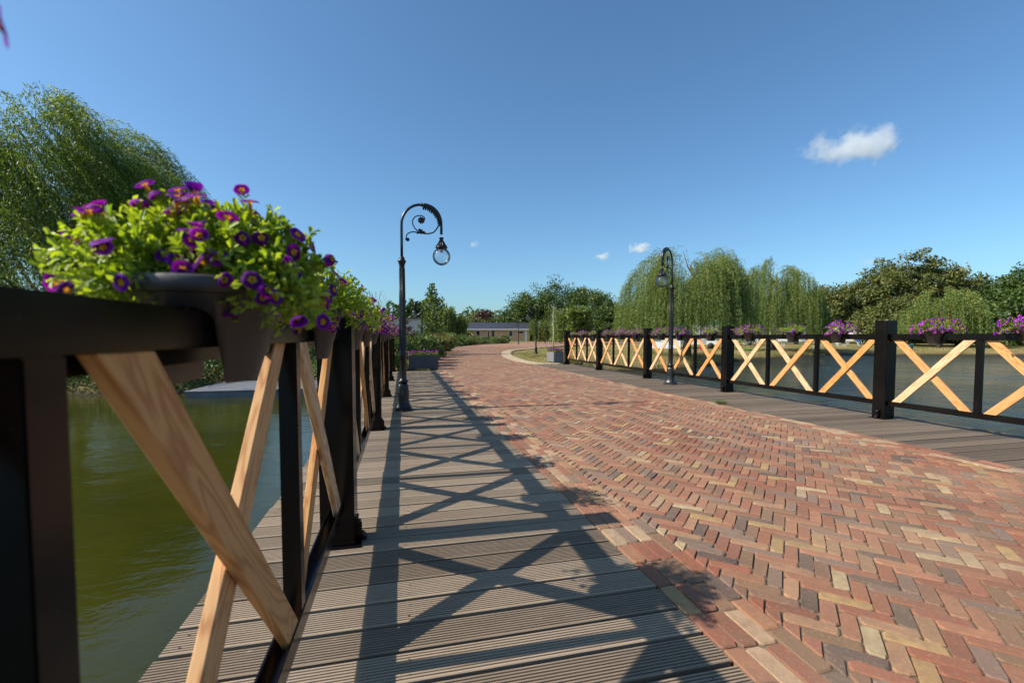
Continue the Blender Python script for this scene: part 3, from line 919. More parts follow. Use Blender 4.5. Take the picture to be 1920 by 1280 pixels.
def foliage_mound(seed, nsh=230, nl=15, rad=(.20, .25), hgt=.17, leafL=.019):
    """shoots that leave the pot and end on an irregular mound; small spoon leaves along them"""
    rg = np.random.default_rng(seed)
    P, D, N, L, T, tips = [], [], [], [], [], []
    stems = MB()
    for s_ in range(nsh):
        th = rg.uniform(0, 2*np.pi); el = np.arcsin(rg.uniform(-.42, 1.0))
        lump = 1+.20*np.sin(3*th+seed)+.12*np.sin(5*th+2.1*seed+3*el)
        k = rg.uniform(.80, 1.06)*lump
        end = np.array([rad[0]*np.cos(th)*np.cos(el)*k, rad[1]*np.sin(th)*np.cos(el)*k, .165+hgt*np.sin(el)*rg.uniform(.85, 1.08)*(.85+.3*(lump-.8))])
        st = np.array([.07*np.cos(th), .07*np.sin(th), .155])
        mid = (st+end)/2; mid[2] += .05*(1-np.sin(el))+.01
        tt = np.linspace(0, 1, 7)
        C = np.array([(1-t)**2*st+2*t*(1-t)*mid+t*t*end for t in tt])
        if s_ % 2 == 0: stems.tube([Vector(c) for c in C[::2]], [.0016, .0014, .0012, .001], 4)
        dirn = unit((C[-1]-C[-3])[None])[0]
        tips.append((C[-1], dirn))
        base_t = rg.random()
        for q in range(nl):
            t = 1-(q/nl)**1.3*.75; c = (1-t)**2*st+2*t*(1-t)*mid+t*t*end
            tg = unit(((1-t)*(mid-st)+t*(end-mid))[None])[0]
            rd = rg.normal(size=3); rd -= tg*rd.dot(tg); rd /= np.linalg.norm(rd)
            d = rd*.9+tg*.75+np.array([0, 0, .25])
            P.append(c); D.append(d); nn = tg*.8+np.array([0, 0, .6])+rg.normal(size=3)*.25
            N.append(nn); L.append(leafL*rg.uniform(.65, 1.2)*(1-.35*(q == 0)))
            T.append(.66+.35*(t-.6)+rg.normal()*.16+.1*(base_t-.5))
    P, D, N, L, T = map(np.array, (P, D, N, L, T))
    D = unit(D); S = unit(np.cross(D, N)); U = unit(np.cross(S, D)); L = L[:, None]; Wd = L*.42
    n = len(P); V = np.empty((n, 6, 3))
    V[:, 0] = P
    V[:, 1] = P+D*L*.40+S*Wd*.32+U*L*.06; V[:, 2] = P+D*L*.75+S*Wd*.5+U*L*.08
    V[:, 3] = P+D*L-U*L*.10
    V[:, 4] = P+D*L*.75-S*Wd*.5+U*L*.08; V[:, 5] = P+D*L*.40-S*Wd*.32+U*L*.06
    b = np.arange(n)[:, None]*6
    F = np.concatenate([b+np.array([0, 1, 2, 3]), b+np.array([0, 3, 4, 5])])
    V = V.reshape(-1, 3); T2 = np.concatenate([T, T])
    sv = np.array(stems.V); sf = np.array([f for f in stems.F if len(f) == 4]); nb = len(V)
    V = np.concatenate([V, sv]); F = np.concatenate([F, sf+nb]); T2 = np.concatenate([T2, np.full(len(sf), .55)])
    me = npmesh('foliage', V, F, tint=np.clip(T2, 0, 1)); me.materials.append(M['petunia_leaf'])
    return me, tips

def blossom_frames(tips, n, rg, out_bias=.5, minz=.06):
    fr = []
    idx = rg.permutation(len(tips))
    for i_ in idx:
        if len(fr) >= n: break
        p, d = tips[i_]
        if p[2] < minz: continue
        z = unit((d*.6+np.array([p[0], p[1], 0])*3.0*out_bias+np.array([0, 0, .55])+rg.normal(size=3)*.28)[None])[0]
        pos = p+z*.018
        fr.append((pos, z, rg.uniform(.82, 1.15)))
    return fr
def frame_matrix(pos, z, s_, spin=0):
    q = Vector(z).to_track_quat('Z', 'Y')
    return Matrix.Translation(Vector(pos)) @ q.to_matrix().to_4x4() @ Matrix.Rotation(spin, 4, 'Z') @ Matrix.Scale(s_, 4)
def blossoms_joined(fr, rg, scale=1.0, bright=1.0):
    Vs, Fs, Cs = [], [], []; nb = 0
    for pos, z, s_ in fr:
        _, bv, bf, bc = BLOS[rg.integers(0, 8)]
        Mx = np.array(frame_matrix(pos, z, s_*scale, rg.uniform(0, 6)))
        Vs.append(bv @ Mx[:3, :3].T+Mx[:3, 3]); Fs.append(bf+nb); Cs.append(np.clip(bc*np.where(bc[:, :1] > .3, 1.0, bright*rg.uniform(.6, 1.4)), 0, 1)); nb += len(bv)
    me = npmesh('blossoms', np.concatenate(Vs), np.concatenate(Fs), col=np.concatenate(Cs), smooth=True); me.materials.append(M['petal'])
    return me
ZP = .945
def potted(loc, fol, fr, rz, label, single=False, rg=None, joined=None, scale=1.0, group='petunia pots hooked over the bridge railings'):
    r = empty('potted_petunia', loc, 0, label=label, cat='flower pot', group=group)
    link('pot', POTM, M['pot'], r)
    link('soil', SOILM, M['soil'], r)
    f = link('foliage', fol, None, r); f.rotation_euler = (0, 0, rz); f.scale = (scale,)*3
    if scale != 1: f.location = (0, 0, .155*(1-scale))
    if single:
        for pos, z, s_ in fr:
            b = link('blossom', BLOS[rg.integers(0, 8)][0], None, r)
            b.matrix_local = Matrix.Rotation(rz, 4, 'Z') @ frame_matrix(pos, z, s_, rg.uniform(0, 6))
    else:
        b = link('blossoms', joined, None, r); b.rotation_euler = (0, 0, rz); b.scale = (scale,)*3
        if scale != 1: b.location = (0, 0, .155*(1-scale))
    return r
rg = np.random.default_rng(5)
# hero pot
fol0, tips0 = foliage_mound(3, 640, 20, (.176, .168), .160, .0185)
fr0 = blossom_frames(tips0, 50, rg)
# dense cluster of blossoms on the near outer side, as in the photo
top = [t for t in tips0 if t[0][0] < .05 and t[0][1] < .03 and t[0][2] > .19]
for p, d in top[:40]:
    z = unit((np.array([p[0]*1.5, p[1]*1.5, .8])+rg.normal(size=3)*.25)[None])[0]; fr0.append((p+z*.016, z, rg.uniform(.9, 1.15)))
side = [t for t in tips0 if t[0][2] < .27 and t[0][0]*.6-t[0][1] > .05]
for p, d in side[:26]:
    z = unit((np.array([p[0]*4+.35, p[1]*4-.5, .25])+rg.normal(size=3)*.22)[None])[0]; fr0.append((p+z*.014, z, rg.uniform(.8, 1.05)))
fr0 = fr0[-70:]+fr0[:29]
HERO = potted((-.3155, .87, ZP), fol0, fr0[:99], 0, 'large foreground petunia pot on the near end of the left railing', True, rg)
for ch in HERO.children:
    if ch.name.split('.')[0] in ('foliage', 'blossom'): ch.location.y += .036; ch.location.z -= .012
fol1, tips1 = foliage_mound(8, 330, 16, (.19, .23), .18)
fr1 = blossom_frames(tips1, 60, rg)
potted((-.3155, 1.66, ZP), fol1, fr1, .4, 'second petunia pot along the left railing, just before its first full square post', True, rg)
fol2, tips2 = foliage_mound(14, 240, 12, (.18, .24), .17)
fr2 = blossom_frames(tips2, 85, rg)
potted((-.3155, 2.74, ZP), fol2, fr2, 1.1, 'third petunia pot along the left railing, first one behind the big square post', True, rg)
# the pot level with the camera, two of its shoots reach into the picture
pa = potted((-.3155, -.30, ZP), fol2, fr2, 2.0, 'petunia pot beside the camera, only two dark blossoms of it reaching into the top left', False, rg, blossoms_joined(fr2, rg))
shoot = MB()
for (tx, ty, tz) in ((-.258, .380, 1.226), (-.253, .360, 1.178)):
    pts = bez([(-.33, -.15, 1.12), (-.34, .15, 1.26), (tx-.008, ty-.03, tz+.01), (tx-.003, ty-.008, tz)], 5)
    shoot.tube([p-Vector((-.3155, -.30, ZP)) for p in pts], .0014, 5)
    b = link('blossom', BLOS[0][0], None, pa)
    b.matrix_local = frame_matrix(Vector((tx, ty, tz))-Vector((-.3155, -.30, ZP)), Vector((.85, .5, .15)).normalized(), .95)
shoot_o = shoot.build('shoot', M['petunia_leaf'], pa)

VAR = []
for s_ in range(6):
    f_, t_ = foliage_mound(20+s_, 120, 9, (.17, .24), .13, .024)
    VAR.append((f_, blossoms_joined(blossom_frames(t_, (120, 95, 140, 45, 115, 100)[s_], rg), rg, 1.2, 1.55)))
ordn = ['fourth', 'fifth', 'sixth', 'seventh', 'eighth', 'ninth', 'tenth', 'eleventh', 'twelfth', 'thirteenth']
for i_, y in enumerate((3.55, 4.5, 5.55, 6.5, 7.4, 8.35, 9.35, 10.2, 11.3, 12.3)):
    v_ = VAR[(0, 4, 2, 5, 1, 0, 4, 2, 5, 1)[i_]]
    potted((-.3155, y, ZP), v_[0], None, i_*1.3, ordn[i_]+' petunia pot from the camera along the left railing', False, rg, v_[1], 1.0)
# right railing: nearest first
rlab = ['petunia pot cut by the right picture edge, on the right railing',
        'dense purple petunia pot on the right railing, first right of the nearest right post',
        'petunia pot on the right railing, last one left of the nearest right post',
        'petunia pot with few blossoms in the middle of the second bay of the right railing',
        'petunia pot with lilac blossoms, first one right of the second post of the right railing',
        'mostly green petunia pot on the right railing, just left of its second post',
        'dark purple petunia pot on the right railing, directly right of the lamp post',
        'petunia pot on the right railing between the third post and the lamp post',
        'petunia pot on the right railing, just left of its third post',
        'petunia pot in the middle between the third and fourth posts of the right railing',
        'petunia pot on the right railing, just right of its fourth post',
        'petunia pot on the right railing, just left of its fourth post',
        'petunia pot in the middle of the last bay of the right railing',
        'mostly green petunia pot at the far end of the right railing']
for i_, y in enumerate((3.12, 3.85, 5.02, 5.77, 6.65, 7.68, 8.69, 9.42, 10.6, 11.4, 12.23, 13.2, 14.1, 14.95)):
    v_ = VAR[(0, 2, 4, 3, 5, 3, 0, 1, 2, 4, 5, 3, 2, 3)[i_]]
    if i_ < 3: y = (3.02, 3.85, 5.02)[i_]
    potted((5.824, y, ZP-.012), v_[0], None, i_*.9+.6, rlab[i_], False, rg, v_[1], (1, .92, .95, .85, .92, .8, .9, .9, .9, .9, .9, .8, .85, .7)[i_])
for y in (2.0, .9): pass

# ------------------------------------------------------------------ trough planters
def trough(x0, x1, y0, y1, h, mat, label, seed):
    cx, cy = (x0+x1)/2, (y0+y1)/2
    r = empty('trough_planter', (cx, cy, 0), label=label, cat='planter', group='grey flower troughs at the bridge end')
    lx, ly = (x1-x0)/2, (y1-y0)/2
    m = MB()
    t = .03
    m.box((-lx, -ly, .03), (lx, -ly+t, h), .004).box((-lx, ly-t, .03), (lx, ly, h), .004)
    m.box((-lx, -ly+t, .03), (-lx+t, ly-t, h-.002), .003).box((lx-t, -ly+t, .03), (lx, ly-t, h-.002), .003).box((-lx+t, -ly+t, .03), (lx-t, ly-t, .06))
    m.box((-lx+.06, -ly+.02, 0), (-lx+.2, ly-.02, .03)).box((lx-.2, -ly+.02, 0), (lx-.06, ly-.02, .03))
    m.build('trough', mat, r)
    MB().box((-lx+t, -ly+t, .06), (lx-t, ly-t, h-.03)).build('soil', M['soil'], r)
    g = np.random.default_rng(seed); n = 900
    P = np.stack([g.uniform(-lx*1.02, lx*1.02, n), g.uniform(-ly*1.05, ly*1.05, n), h-.03+g.uniform(0, .10, n)], 1)
    V, F, T = leaves(P, g.normal(size=(n, 3))+[0, 0, .6], g.normal(size=(n, 3)), .05, .02, g.uniform(0, .7, n))
    link('foliage', npmesh('foliage', V, F, tint=T), M['petunia_leaf'], r)
    fr = [(np.array([g.uniform(-lx, lx), g.uniform(-ly*1.1, ly*1.05), h+.04+g.uniform(0, .09)]), unit((g.normal(size=3)*.5+[0, -.2, .8])[None])[0], g.uniform(1.6, 2.3)) for _ in range(150)]
    link('blossoms', blossoms_joined(fr, g), None, r)
    return r
trough(.17, 1.07, 14.25, 14.68, .44, M['zinc'], 'dark grey trough of violet flowers standing at the left end of the bridge', 1)
trough(5.65, 6.05, 16.6, 17.5, .42, M['concrete'], 'pale grey trough of violet flowers on the grass behind the last right railing post', 2)

# ------------------------------------------------------------------ jetty by the left bank
r = empty('jetty', (-3.6, 16.2, 0), label='grey wooden jetty on the far left bank of the pond', cat='jetty')
def jp(mb, nm, mat): return part(mb, nm, mat, r)
m = MB()
for k in range(22): m.box((-5.9, 14.25+k*.146, -.53), (-1.3, 14.25+k*.146+.138, -.50), .002)
jp(m, 'deck', M['jetty'])
jp(MB().box((-5.88, 14.27, -.86), (-1.32, 14.33, -.535)), 'front_board', M['jetty'])
for x in (-5.6, -3.6, -1.7): jp(MB().lathe([(.07, -1.5), (.07, -.54)], 10, (x, 14.5, 0)), 'pile', M['darkwood'])

# ------------------------------------------------------------------ trees
def limb_tree(mb, base, top, r0, n, g, spread, hfrac=.35):
    """tapered trunk with limbs reaching into the crown"""
    base = Vector(base); top = Vector(top)
    pts = [base.lerp(top, t)+Vector((g.normal()*.02, g.normal()*.02, 0))*(top-base).length*t for t in np.linspace(0, 1, 7)]
    mb.tube(pts, [r0*(1.35 if k == 0 else 1)*(1-.8*k/6) for k in range(7)], 9)
    H = (top-base).length
    for k in range(n):
        t = hfrac+(.95-hfrac)*k/n
        p = base.lerp(top, t); a_ = g.uniform(0, 6.28); L = spread*g.uniform(.5, .95)*(1-.4*(t-hfrac))
        q = p+Vector((math.cos(a_)*L, math.sin(a_)*L, H*g.uniform(.12, .3)))
        mid = p.lerp(q, .5)+Vector((0, 0, -.04*H))
        mb.tube([p, mid, q], [r0*.42*(1-t*.5), r0*.28*(1-t*.5), r0*.06], 6)

def round_crown(g, c, rad, nclump, nleaf, size, clump_r, floor=None, tint0=.5):
    """clumps of leaves spread through an irregular ellipsoid"""
    c = np.array(c); rad = np.array(rad)
    u = unit(g.normal(size=(nclump, 3)))
    rr_ = g.uniform(.35, 1, nclump)**.5
    ph = g.uniform(0, 6, 4)
    lump = 1+.13*np.sin(3*u[:, 0]*2+ph[0])+.13*np.sin(4*u[:, 1]*2+ph[1])+.1*np.sin(7*u[:, 2]+ph[2])
    C = c+u*rad*(rr_*lump)[:, None]
    C = C[C[:, 2] > (floor if floor is not None else -9)]
    m = len(C)
    ct = g.normal(0, .15, m)
    cr = clump_r*g.uniform(.6, 1.4, m)
    idx = g.integers(0, m, nleaf)
    o = g.normal(size=(nleaf, 3)); o = unit(o)*(g.uniform(0, 1, nleaf)**.45)[:, None]*[1, 1, .75]
    P = C[idx]+o*cr[idx][:, None]
    if floor is not None: P[:, 2] = np.maximum(P[:, 2], floor+g.uniform(0, .3, nleaf)*min(1.0, rad[2]))
    D = o+g.normal(size=(nleaf, 3))*.7+[0, 0, -.25]
    N = o*.6+[0, 0, .6]+g.normal(size=(nleaf, 3))*.5
    return leaves(P, D, N, size*g.uniform(.6, 1.35, nleaf), size*.62*g.uniform(.7, 1.2, nleaf), tint0+ct[idx]+g.normal(0, .16, nleaf))

def round_tree(loc, h, rad, mat, label, seed, leaf=.3, nleaf=9000, ncl=90, clr=.9, base_f=.25, cat='tree', trunk=True, bark='bark', name='tree', group=None):
    g = np.random.default_rng(seed)
    z = float(land_h(loc[0], loc[1]))
    r = empty(name, (loc[0], loc[1], z), label=label, cat=cat, group=group)
    if trunk:
        m = MB(); limb_tree(m, (0, 0, -.15), (0, 0, h*.8), h*.022+.03, 9, g, min(rad)*.9, .25)
        m.build('trunk', M[bark], r)
    hz = h*(1-base_f)/2
    V, F, T = round_crown(g, (0, 0, h-hz), (rad[0], rad[1], hz), ncl, nleaf, leaf, clr, .05)
    link('crown', npmesh('crown', V, F, tint=T), M[mat], r)
    return r

def willow(loc, h, rad, mat, label, seed, nstr=900, wind=(0, 0, 0), zmin=.15, leaf=.13, step=.09, name='willow_tree', wleaf=.22, thj=.17, hlo=.66, tj=.17, nb=46):
    g = np.random.default_rng(seed)
    z0 = float(land_h(loc[0], loc[1]))
    r = empty(name, (loc[0], loc[1], z0), label=label, cat='willow tree')
    m = MB(); limb_tree(m, (0, 0, -.2), (.1*rad, 0, h*.82), h*.03+.05, 12, g, rad*.75, .22)
    m.build('trunk', M['bark'], r)
    P, D, T, stems = [], [], [], []
    bl = [(g.uniform(0, 6.28), g.uniform(.1, .95)**.8, g.uniform(hlo, 1.06)) for _ in range(nb)]
    for s_ in range(nstr):
        th, rr_, hk = bl[g.integers(0, nb)]
        th += g.normal(0, thj); rr_ = np.clip(rr_+g.normal(0, .10), .03, 1.0)
        top = h*(np.sqrt(max(0, 1-(rr_*.95)**2))*.97)*hk*g.uniform(.90, 1.0)
        p = np.array([rad*rr_*np.cos(th), rad*rr_*np.sin(th), top])
        out = np.array([np.cos(th), np.sin(th), 0])
        length = min(top-zmin*g.uniform(.3, 1.6), h*g.uniform(.28, .72))
        n = int(length/step)
        if n < 4: continue
        v = out*.55+np.array([0, 0, .45])+np.array(wind)*.9
        tn = .48+g.normal(0, tj)
        hang = np.array([0, 0, -1.0])+np.array(wind)*g.uniform(.5, 1.3)+out*.05
        hang = unit(hang[None])[0]
        for q in range(n):
            k = min(1, q/ (6+n*.12))
            d = unit((v*(1-k)+hang*k+g.normal(size=3)*.05)[None])[0]
            p = p+d*step
            if p[2] < zmin*.5: break
            for e in range(2):
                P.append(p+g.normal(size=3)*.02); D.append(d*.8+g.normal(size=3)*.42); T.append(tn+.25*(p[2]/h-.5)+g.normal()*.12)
    P, D, T = np.array(P), np.array(D), np.array(T); n = len(P)
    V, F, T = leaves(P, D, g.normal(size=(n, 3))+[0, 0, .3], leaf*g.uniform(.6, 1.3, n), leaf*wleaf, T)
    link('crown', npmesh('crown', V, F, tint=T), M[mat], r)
    return r

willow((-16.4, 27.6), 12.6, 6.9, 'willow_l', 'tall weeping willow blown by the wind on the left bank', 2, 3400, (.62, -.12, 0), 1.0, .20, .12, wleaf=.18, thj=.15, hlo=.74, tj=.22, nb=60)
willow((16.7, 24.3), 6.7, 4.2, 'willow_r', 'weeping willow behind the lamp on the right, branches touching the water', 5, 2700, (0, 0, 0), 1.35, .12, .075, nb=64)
willow((34.2, 36.2), 8.6, 4.1, 'willow_r', 'second weeping willow, smaller looking, right of the one behind the lamp', 6, 2000, (0, 0, 0), .35, .16, .10)
willow((62.5, 41.0), 7.2, 4.2, 'willow_r', 'low yellow green willow in front of the dark trees across the pond', 7, 800, (0, 0, 0), .3, .28, .17)

TREES = [  # x, y, height, rad, material, label, seed, leaf, nleaf, clumps, clump r
    ((70.5, 62.0), 9.5, (4.4, 4.4), 'tree_olive', 'leftmost olive green tree of the row across the pond', 31),
    ((76.8, 58.7), 12.4, (5.0, 5.0), 'tree_olive', 'tall olive green tree across the pond, left of the highest crown', 32),
    ((82.6, 57.6), 14.3, (5.4, 5.4), 'tree_olive', 'highest olive green tree across the pond, right behind the low willow', 33),
    ((89.0, 56.5), 12.0, (4.8, 4.8), 'tree_olive', 'olive green tree across the pond, right neighbour of the highest crown', 34),
    ((88.5, 50.8), 9.0, (4.6, 4.6), 'tree_dark', 'low dark tree across the pond filling the dip near the right picture edge', 35),
    ((83.5, 42.5), 10.6, (5.2, 5.2), 'tree_dark', 'dark green tree cut by the right picture edge across the pond', 36),
    ((92.0, 40.0), 12.5, (6.0, 6.0), 'tree_dark', 'dark tree outside the right picture edge behind the pond', 37),
    ((66.5, 49.5), 5.6, (3.6, 3.6), 'tree_olive', 'bushy small tree beside the low willow on the pond shore', 38),
    ((72.5, 45.5), 6.0, (3.8, 3.8), 'tree_dark', 'dark bushy tree right of the low willow on the pond shore', 39),
    ((29.0, 106.0), 10.8, (5.6, 5.6), 'tree_dark', 'left part tree of the round dark green group beside the bungalow', 41),
    ((35.2, 102.5), 13.4, (6.0, 6.0), 'tree_dark', 'highest round dark green tree right of the bungalow', 42),
    ((41.2, 98.0), 12.2, (5.2, 5.2), 'tree_dark', 'round dark green tree right of the highest one near the bungalow', 43),
    ((23.9, 60.6), 5.6, (1.7, 1.7), 'tree_young', 'light green leafy tree in front of the dark round trees', 44),
    ((40.5, 84.0), 7.6, (4.0, 4.0), 'tree_dark', 'smaller dark tree between the round group and the near willow', 45),
    ((46.5, 82.0), 7.0, (4.2, 4.2), 'tree_olive', 'small olive tree just left of the near weeping willow', 46),
]
for i_, (loc, h, rad, mat, lb, sd_) in enumerate(TREES):
    round_tree(loc, h, rad, mat, lb, sd_, leaf=.44, nleaf=16000 if i_ != 12 else 3000, ncl=150 if i_ != 12 else 40, clr=(1.15 if i_ not in (9, 10, 11) else 1.6) if i_ != 12 else .55, base_f=.08 if i_ not in (12,) else .2)

# young tree with big leaves by the left lamp
g = np.random.default_rng(77)
loc = (1.6, 25.8)
r = empty('young_tree', (loc[0], loc[1], float(land_h(*loc))), label='young slender tree with large light leaves behind the left shrubs', cat='tree')
m = MB(); m.tube([(0, 0, -.1), (.02, 0, 1.5), (0, .03, 3.0), (.0, 0, 4.05)], [.05, .04, .025, .006], 8)
P, D, T = [], [], []
for k in range(74):
    z = .55+3.4*k/74; a_ = k*2.4+g.normal()*.3; t_ = (z-.55)/3.4
    L = (.95*(1-t_)**.8*min(1, .55+t_*3)+.10)*g.uniform(.7, 1.1)
    q = Vector((math.cos(a_)*L, math.sin(a_)*L, z+L*.55))
    m.tube([(0, 0, z), q*.5+Vector((0, 0, z*.5+.02)), q], [.012, .008, .003], 5)
    for e in range(int(8+26*L)):
        f_ = g.uniform(.25, 1.05); P.append(np.array([q.x*f_, q.y*f_, z+(q.z-z)*f_])+g.normal(size=3)*.055); D.append(g.normal(size=3)+[0, 0, -.4]); T.append(.5+g.normal()*.25)
m.build('trunk', M['bark'], r)
P, D, T = map(np.array, (P, D, T))
V, F, T = leaves(P, D, g.normal(size=(len(P), 3))+[0, 0, .7], .13*g.uniform(.7, 1.3, len(P)), .10, T)
link('crown', npmesh('crown', V, F, tint=T), M['tree_young'], r)

# young birches with white stems, hanging branches
def birch(loc, h, rad, label, seed, mat='tree_young', ns=120, leaf=.12):
    g = np.random.default_rng(seed); z0 = float(land_h(*loc))
    r = empty('birch_tree', (loc[0], loc[1], z0), label=label, cat='birch tree')
    m = MB(); m.tube([(0, 0, -.1), (.03, 0, h*.4), (0, .05, h*.75), (.03, 0, h)], [.06, .05, .035, .01], 8)
    P, D, T = [], [], []
    for k in range(ns):
        z = h*g.uniform(.45, 1.0); a_ = g.uniform(0, 6.28); L = rad*g.uniform(.3, 1)
        q = np.array([math.cos(a_)*L, math.sin(a_)*L, z+.1*h]); n = int(g.uniform(.25, .7)*h/.1)
        if k % 6 == 0: m.tube([(0, 0, z*.95), tuple((q+[0, 0, z])/2), tuple(q)], [.015, .01, .004], 5)
        for e in range(n):
            q = q+np.array([g.normal()*.02, g.normal()*.02, -.1])
            if q[2] < .3: break
            for _ in range(2): P.append(q+g.normal(size=3)*.04); D.append(g.normal(size=3)*.6+[0, 0, -1]); T.append(.45+g.normal()*.25)
    m.build('trunk', M['birchbark'], r)
    P, D, T = map(np.array, (P, D, T))
    V, F, T = leaves(P, D, g.normal(size=(len(P), 3)), leaf*g.uniform(.7, 1.3, len(P)), leaf*.6, T)
    link('crown', npmesh('crown', V, F, tint=T), M[mat], r)
birch((13.2, 39.0), 3.75, .85, 'white stemmed young birch on the grass island right of the lamp', 51, ns=26, leaf=.09)
birch((21.6, 71.0), 3.6, 1.7, 'low umbrella shaped weeping birch at the right end of the bungalow', 52, ns=150, leaf=.2)
birch((22.5, 63.0), 5.0, 1.6, 'tall hanging birch in front of the dark round trees', 53, mat='willow_r', ns=170, leaf=.2)
birch((26.5, 64.5), 5.4, 1.6, 'second tall hanging birch, right behind the light green tree', 54, mat='willow_r', ns=150, leaf=.2)
birch((7.0, 74.0), 5.6, 1.4, 'slim hanging birch left of the brick bungalow', 55, mat='willow_r', ns=200, leaf=.22)
birch((8.9, 75.0), 4.4, 1.3, 'shorter hanging birch between the slim birch and the bungalow', 56, mat='willow_r', ns=150, leaf=.22)
# trees behind the bungalow
for loc, h, rad, mat, lb, sd_ in [((21.5, 118), 8.0, (3.6, 3.6), 'tree_red', 'reddish brown tree behind the roof of the bungalow, left one', 61), ((28.5, 116), 8.2, (3.4, 3.4), 'tree_red', 'reddish brown tree behind the bungalow roof, right one', 62),
                                  ((34.0, 120), 11.8, (4.0, 4.0), 'tree_olive', 'grey green rounded tree behind the bungalow beside the dark group', 63), ((17.0, 116), 6.2, (4.5, 4.5), 'tree_olive', 'low olive tree behind the left end of the bungalow', 64), ((24.0, 113), 5.6, (5, 5), 'hedge', 'low light green tree behind the middle of the bungalow roof', 65)]:
    round_tree(loc, h, rad, mat, lb, sd_, leaf=.5, nleaf=3500, ncl=50, clr=1.1, base_f=.1)
# far-off wood reading as one mass
def wood(name, line, h, seed, label, mat='tree_dark', n=42000):
    g = np.random.default_rng(seed)
    pts = np.array(line, float); seg = np.linalg.norm(np.diff(pts, axis=0), axis=1); cum = np.concatenate([[0], np.cumsum(seg)])
    P, T, O = [], [], []
    s_ = 0.0; cl = []
    while s_ < cum[-1]:
        k = min(np.searchsorted(cum, s_, 'right')-1, len(seg)-1); f_ = (s_-cum[k])/seg[k]
        c = pts[k]*(1-f_)+pts[k+1]*f_
        hh = h*g.uniform(.7, 1.12); cl.append((c[0]+g.normal()*3, c[1]+g.normal()*5, hh, g.uniform(3, 5.5), g.normal()*.15)); s_ += g.uniform(2.5, 5)
    cl = np.array(cl); idx = g.integers(0, len(cl), n); c = cl[idx]
    u = unit(g.normal(size=(n, 3)))
    bump_ = 1+.16*np.sin(u[:, 0]*9+c[:, 0])+.12*np.sin(u[:, 2]*11+c[:, 1])
    rr_ = g.uniform(.8, 1, n)*bump_
    P = np.stack([c[:, 0]+u[:, 0]*c[:, 3]*rr_, c[:, 1]+u[:, 1]*c[:, 3]*rr_, c[:, 2]*.5+u[:, 2]*c[:, 2]*.5*rr_], 1)
    P[:, 2] = np.maximum(P[:, 2], .1)
    V, F, T = leaves(P, u+g.normal(size=(n, 3))*.6, u+[0, 0, .4], g.uniform(.5, 1.1, n), g.uniform(.35, .8, n), .45+c[:, 4]+g.normal(0, .15, n))
    return tag(link(name, npmesh(name, V, F, tint=T), M[mat]), label, 'wood', kind='stuff')
wood('distant_wood', [(-70, 120), (-30, 135), (0, 140), (14, 142)], 11.5, 71, 'far-off wood behind the grey building on the left')
wood('distant_wood', [(14, 150), (50, 150), (90, 130), (125, 90), (140, 50), (150, 10)], 10, 72, 'far-off wood closing the horizon behind the caravans and the pond')

# ------------------------------------------------------------------ shrubs, hedge, grasses
def shrub(loc, h, rad, mat, label, seed, n=2600, leaf=.06, name='shrub', group='shrubs in the planting bed left of the road', blades=False, cat='shrub'):
    g = np.random.default_rng(seed); z0 = float(land_h(*loc))
    r = empty(name, (loc[0], loc[1], z0), label=label, cat=cat, group=group)
    if blades:
        a_ = g.uniform(0, 6.28, n); b_ = rad*.25*g.uniform(0, 1, n)**.5
        P = np.stack([np.cos(a_)*b_, np.sin(a_)*b_, np.zeros(n)], 1)
        lean = g.uniform(.05, .6, n)
        D = np.stack([np.cos(a_)*lean, np.sin(a_)*lean, np.ones(n)], 1)
        V, F, T = leaves(P, D, g.normal(size=(n, 3)), h*g.uniform(.6, 1.1, n), .022, .5+g.normal(0, .2, n))
        link('blades', npmesh('blades', V, F, tint=T), M[mat], r); return r
    m = MB()
    for k in range(9):
        a_ = g.uniform(0, 6.28); m.tube([(0, 0, -.05), (math.cos(a_)*rad*.3, math.sin(a_)*rad*.3, h*.4), (math.cos(a_)*rad*.6, math.sin(a_)*rad*.6, h*g.uniform(.6, .95))], [.014, .009, .003], 5)
    m.build('stems', M['bark'], r)
    V, F, T = round_crown(g, (0, 0, h*.5), (rad, rad, h*.5), 34, n, leaf, rad*.30, .02)
    link('crown', npmesh('crown', V, F, tint=T), M[mat], r); return r
SH = [((-.15, 15.3), 1.25, .55, 'shrub', 'bright green upright shrub right behind the end of the left railing'),
      ((-1.2, 15.8), 1.2, .7, 'shrub', 'bushy shrub on the bank left of the bridge end'),
      ((.55, 16.2), 1.15, .55, 'shrub', 'green shrub directly behind the dark grey trough'),
      ((.0, 17.6), 1.5, .6, 'tree_red', 'purplish brown leafed shrub between trough and street lamp'),
      ((.9, 17.9), 1.0, .5, 'hedge', 'pale variegated shrub behind the trough, next to the kerb'),
      ((1.0, 20.0), 1.05, .6, 'shrub', 'green shrub at the kerb in front of the left street lamp'),
      ((.1, 21.0), 1.3, .8, 'shrub', 'broad green shrub left of the street lamp in the bed'),
      ((1.4, 22.6), 1.1, .6, 'hedge', 'yellowish shrub right of the street lamp in the bed'),
      ((-2.8, 17.4), 1.0, .9, 'shrub', 'low broad shrub on the bank behind the jetty'),
      ((-5.4, 18.3), .9, 1.0, 'shrub', 'bright green bush behind the left end of the jetty'),
      ((-4.1, 19.8), 1.3, 1.1, 'tree_dark', 'dark bush on the lawn behind the jetty'),
      ((-8.6, 17.6), .8, 1.0, 'tree_dark', 'dark low bush at the water left of the jetty'),
      ((-11.5, 18.6), 1.1, 1.3, 'tree_dark', 'dark bush at the foot of the big willow'),
      ((1.0, 29.5), 1.2, 1.0, 'shrub', 'green shrub under the young tree'),
      ((2.7, 31.5), 1.2, .8, 'tree_olive', 'olive shrub at the kerb behind the tall ornamental grass')]
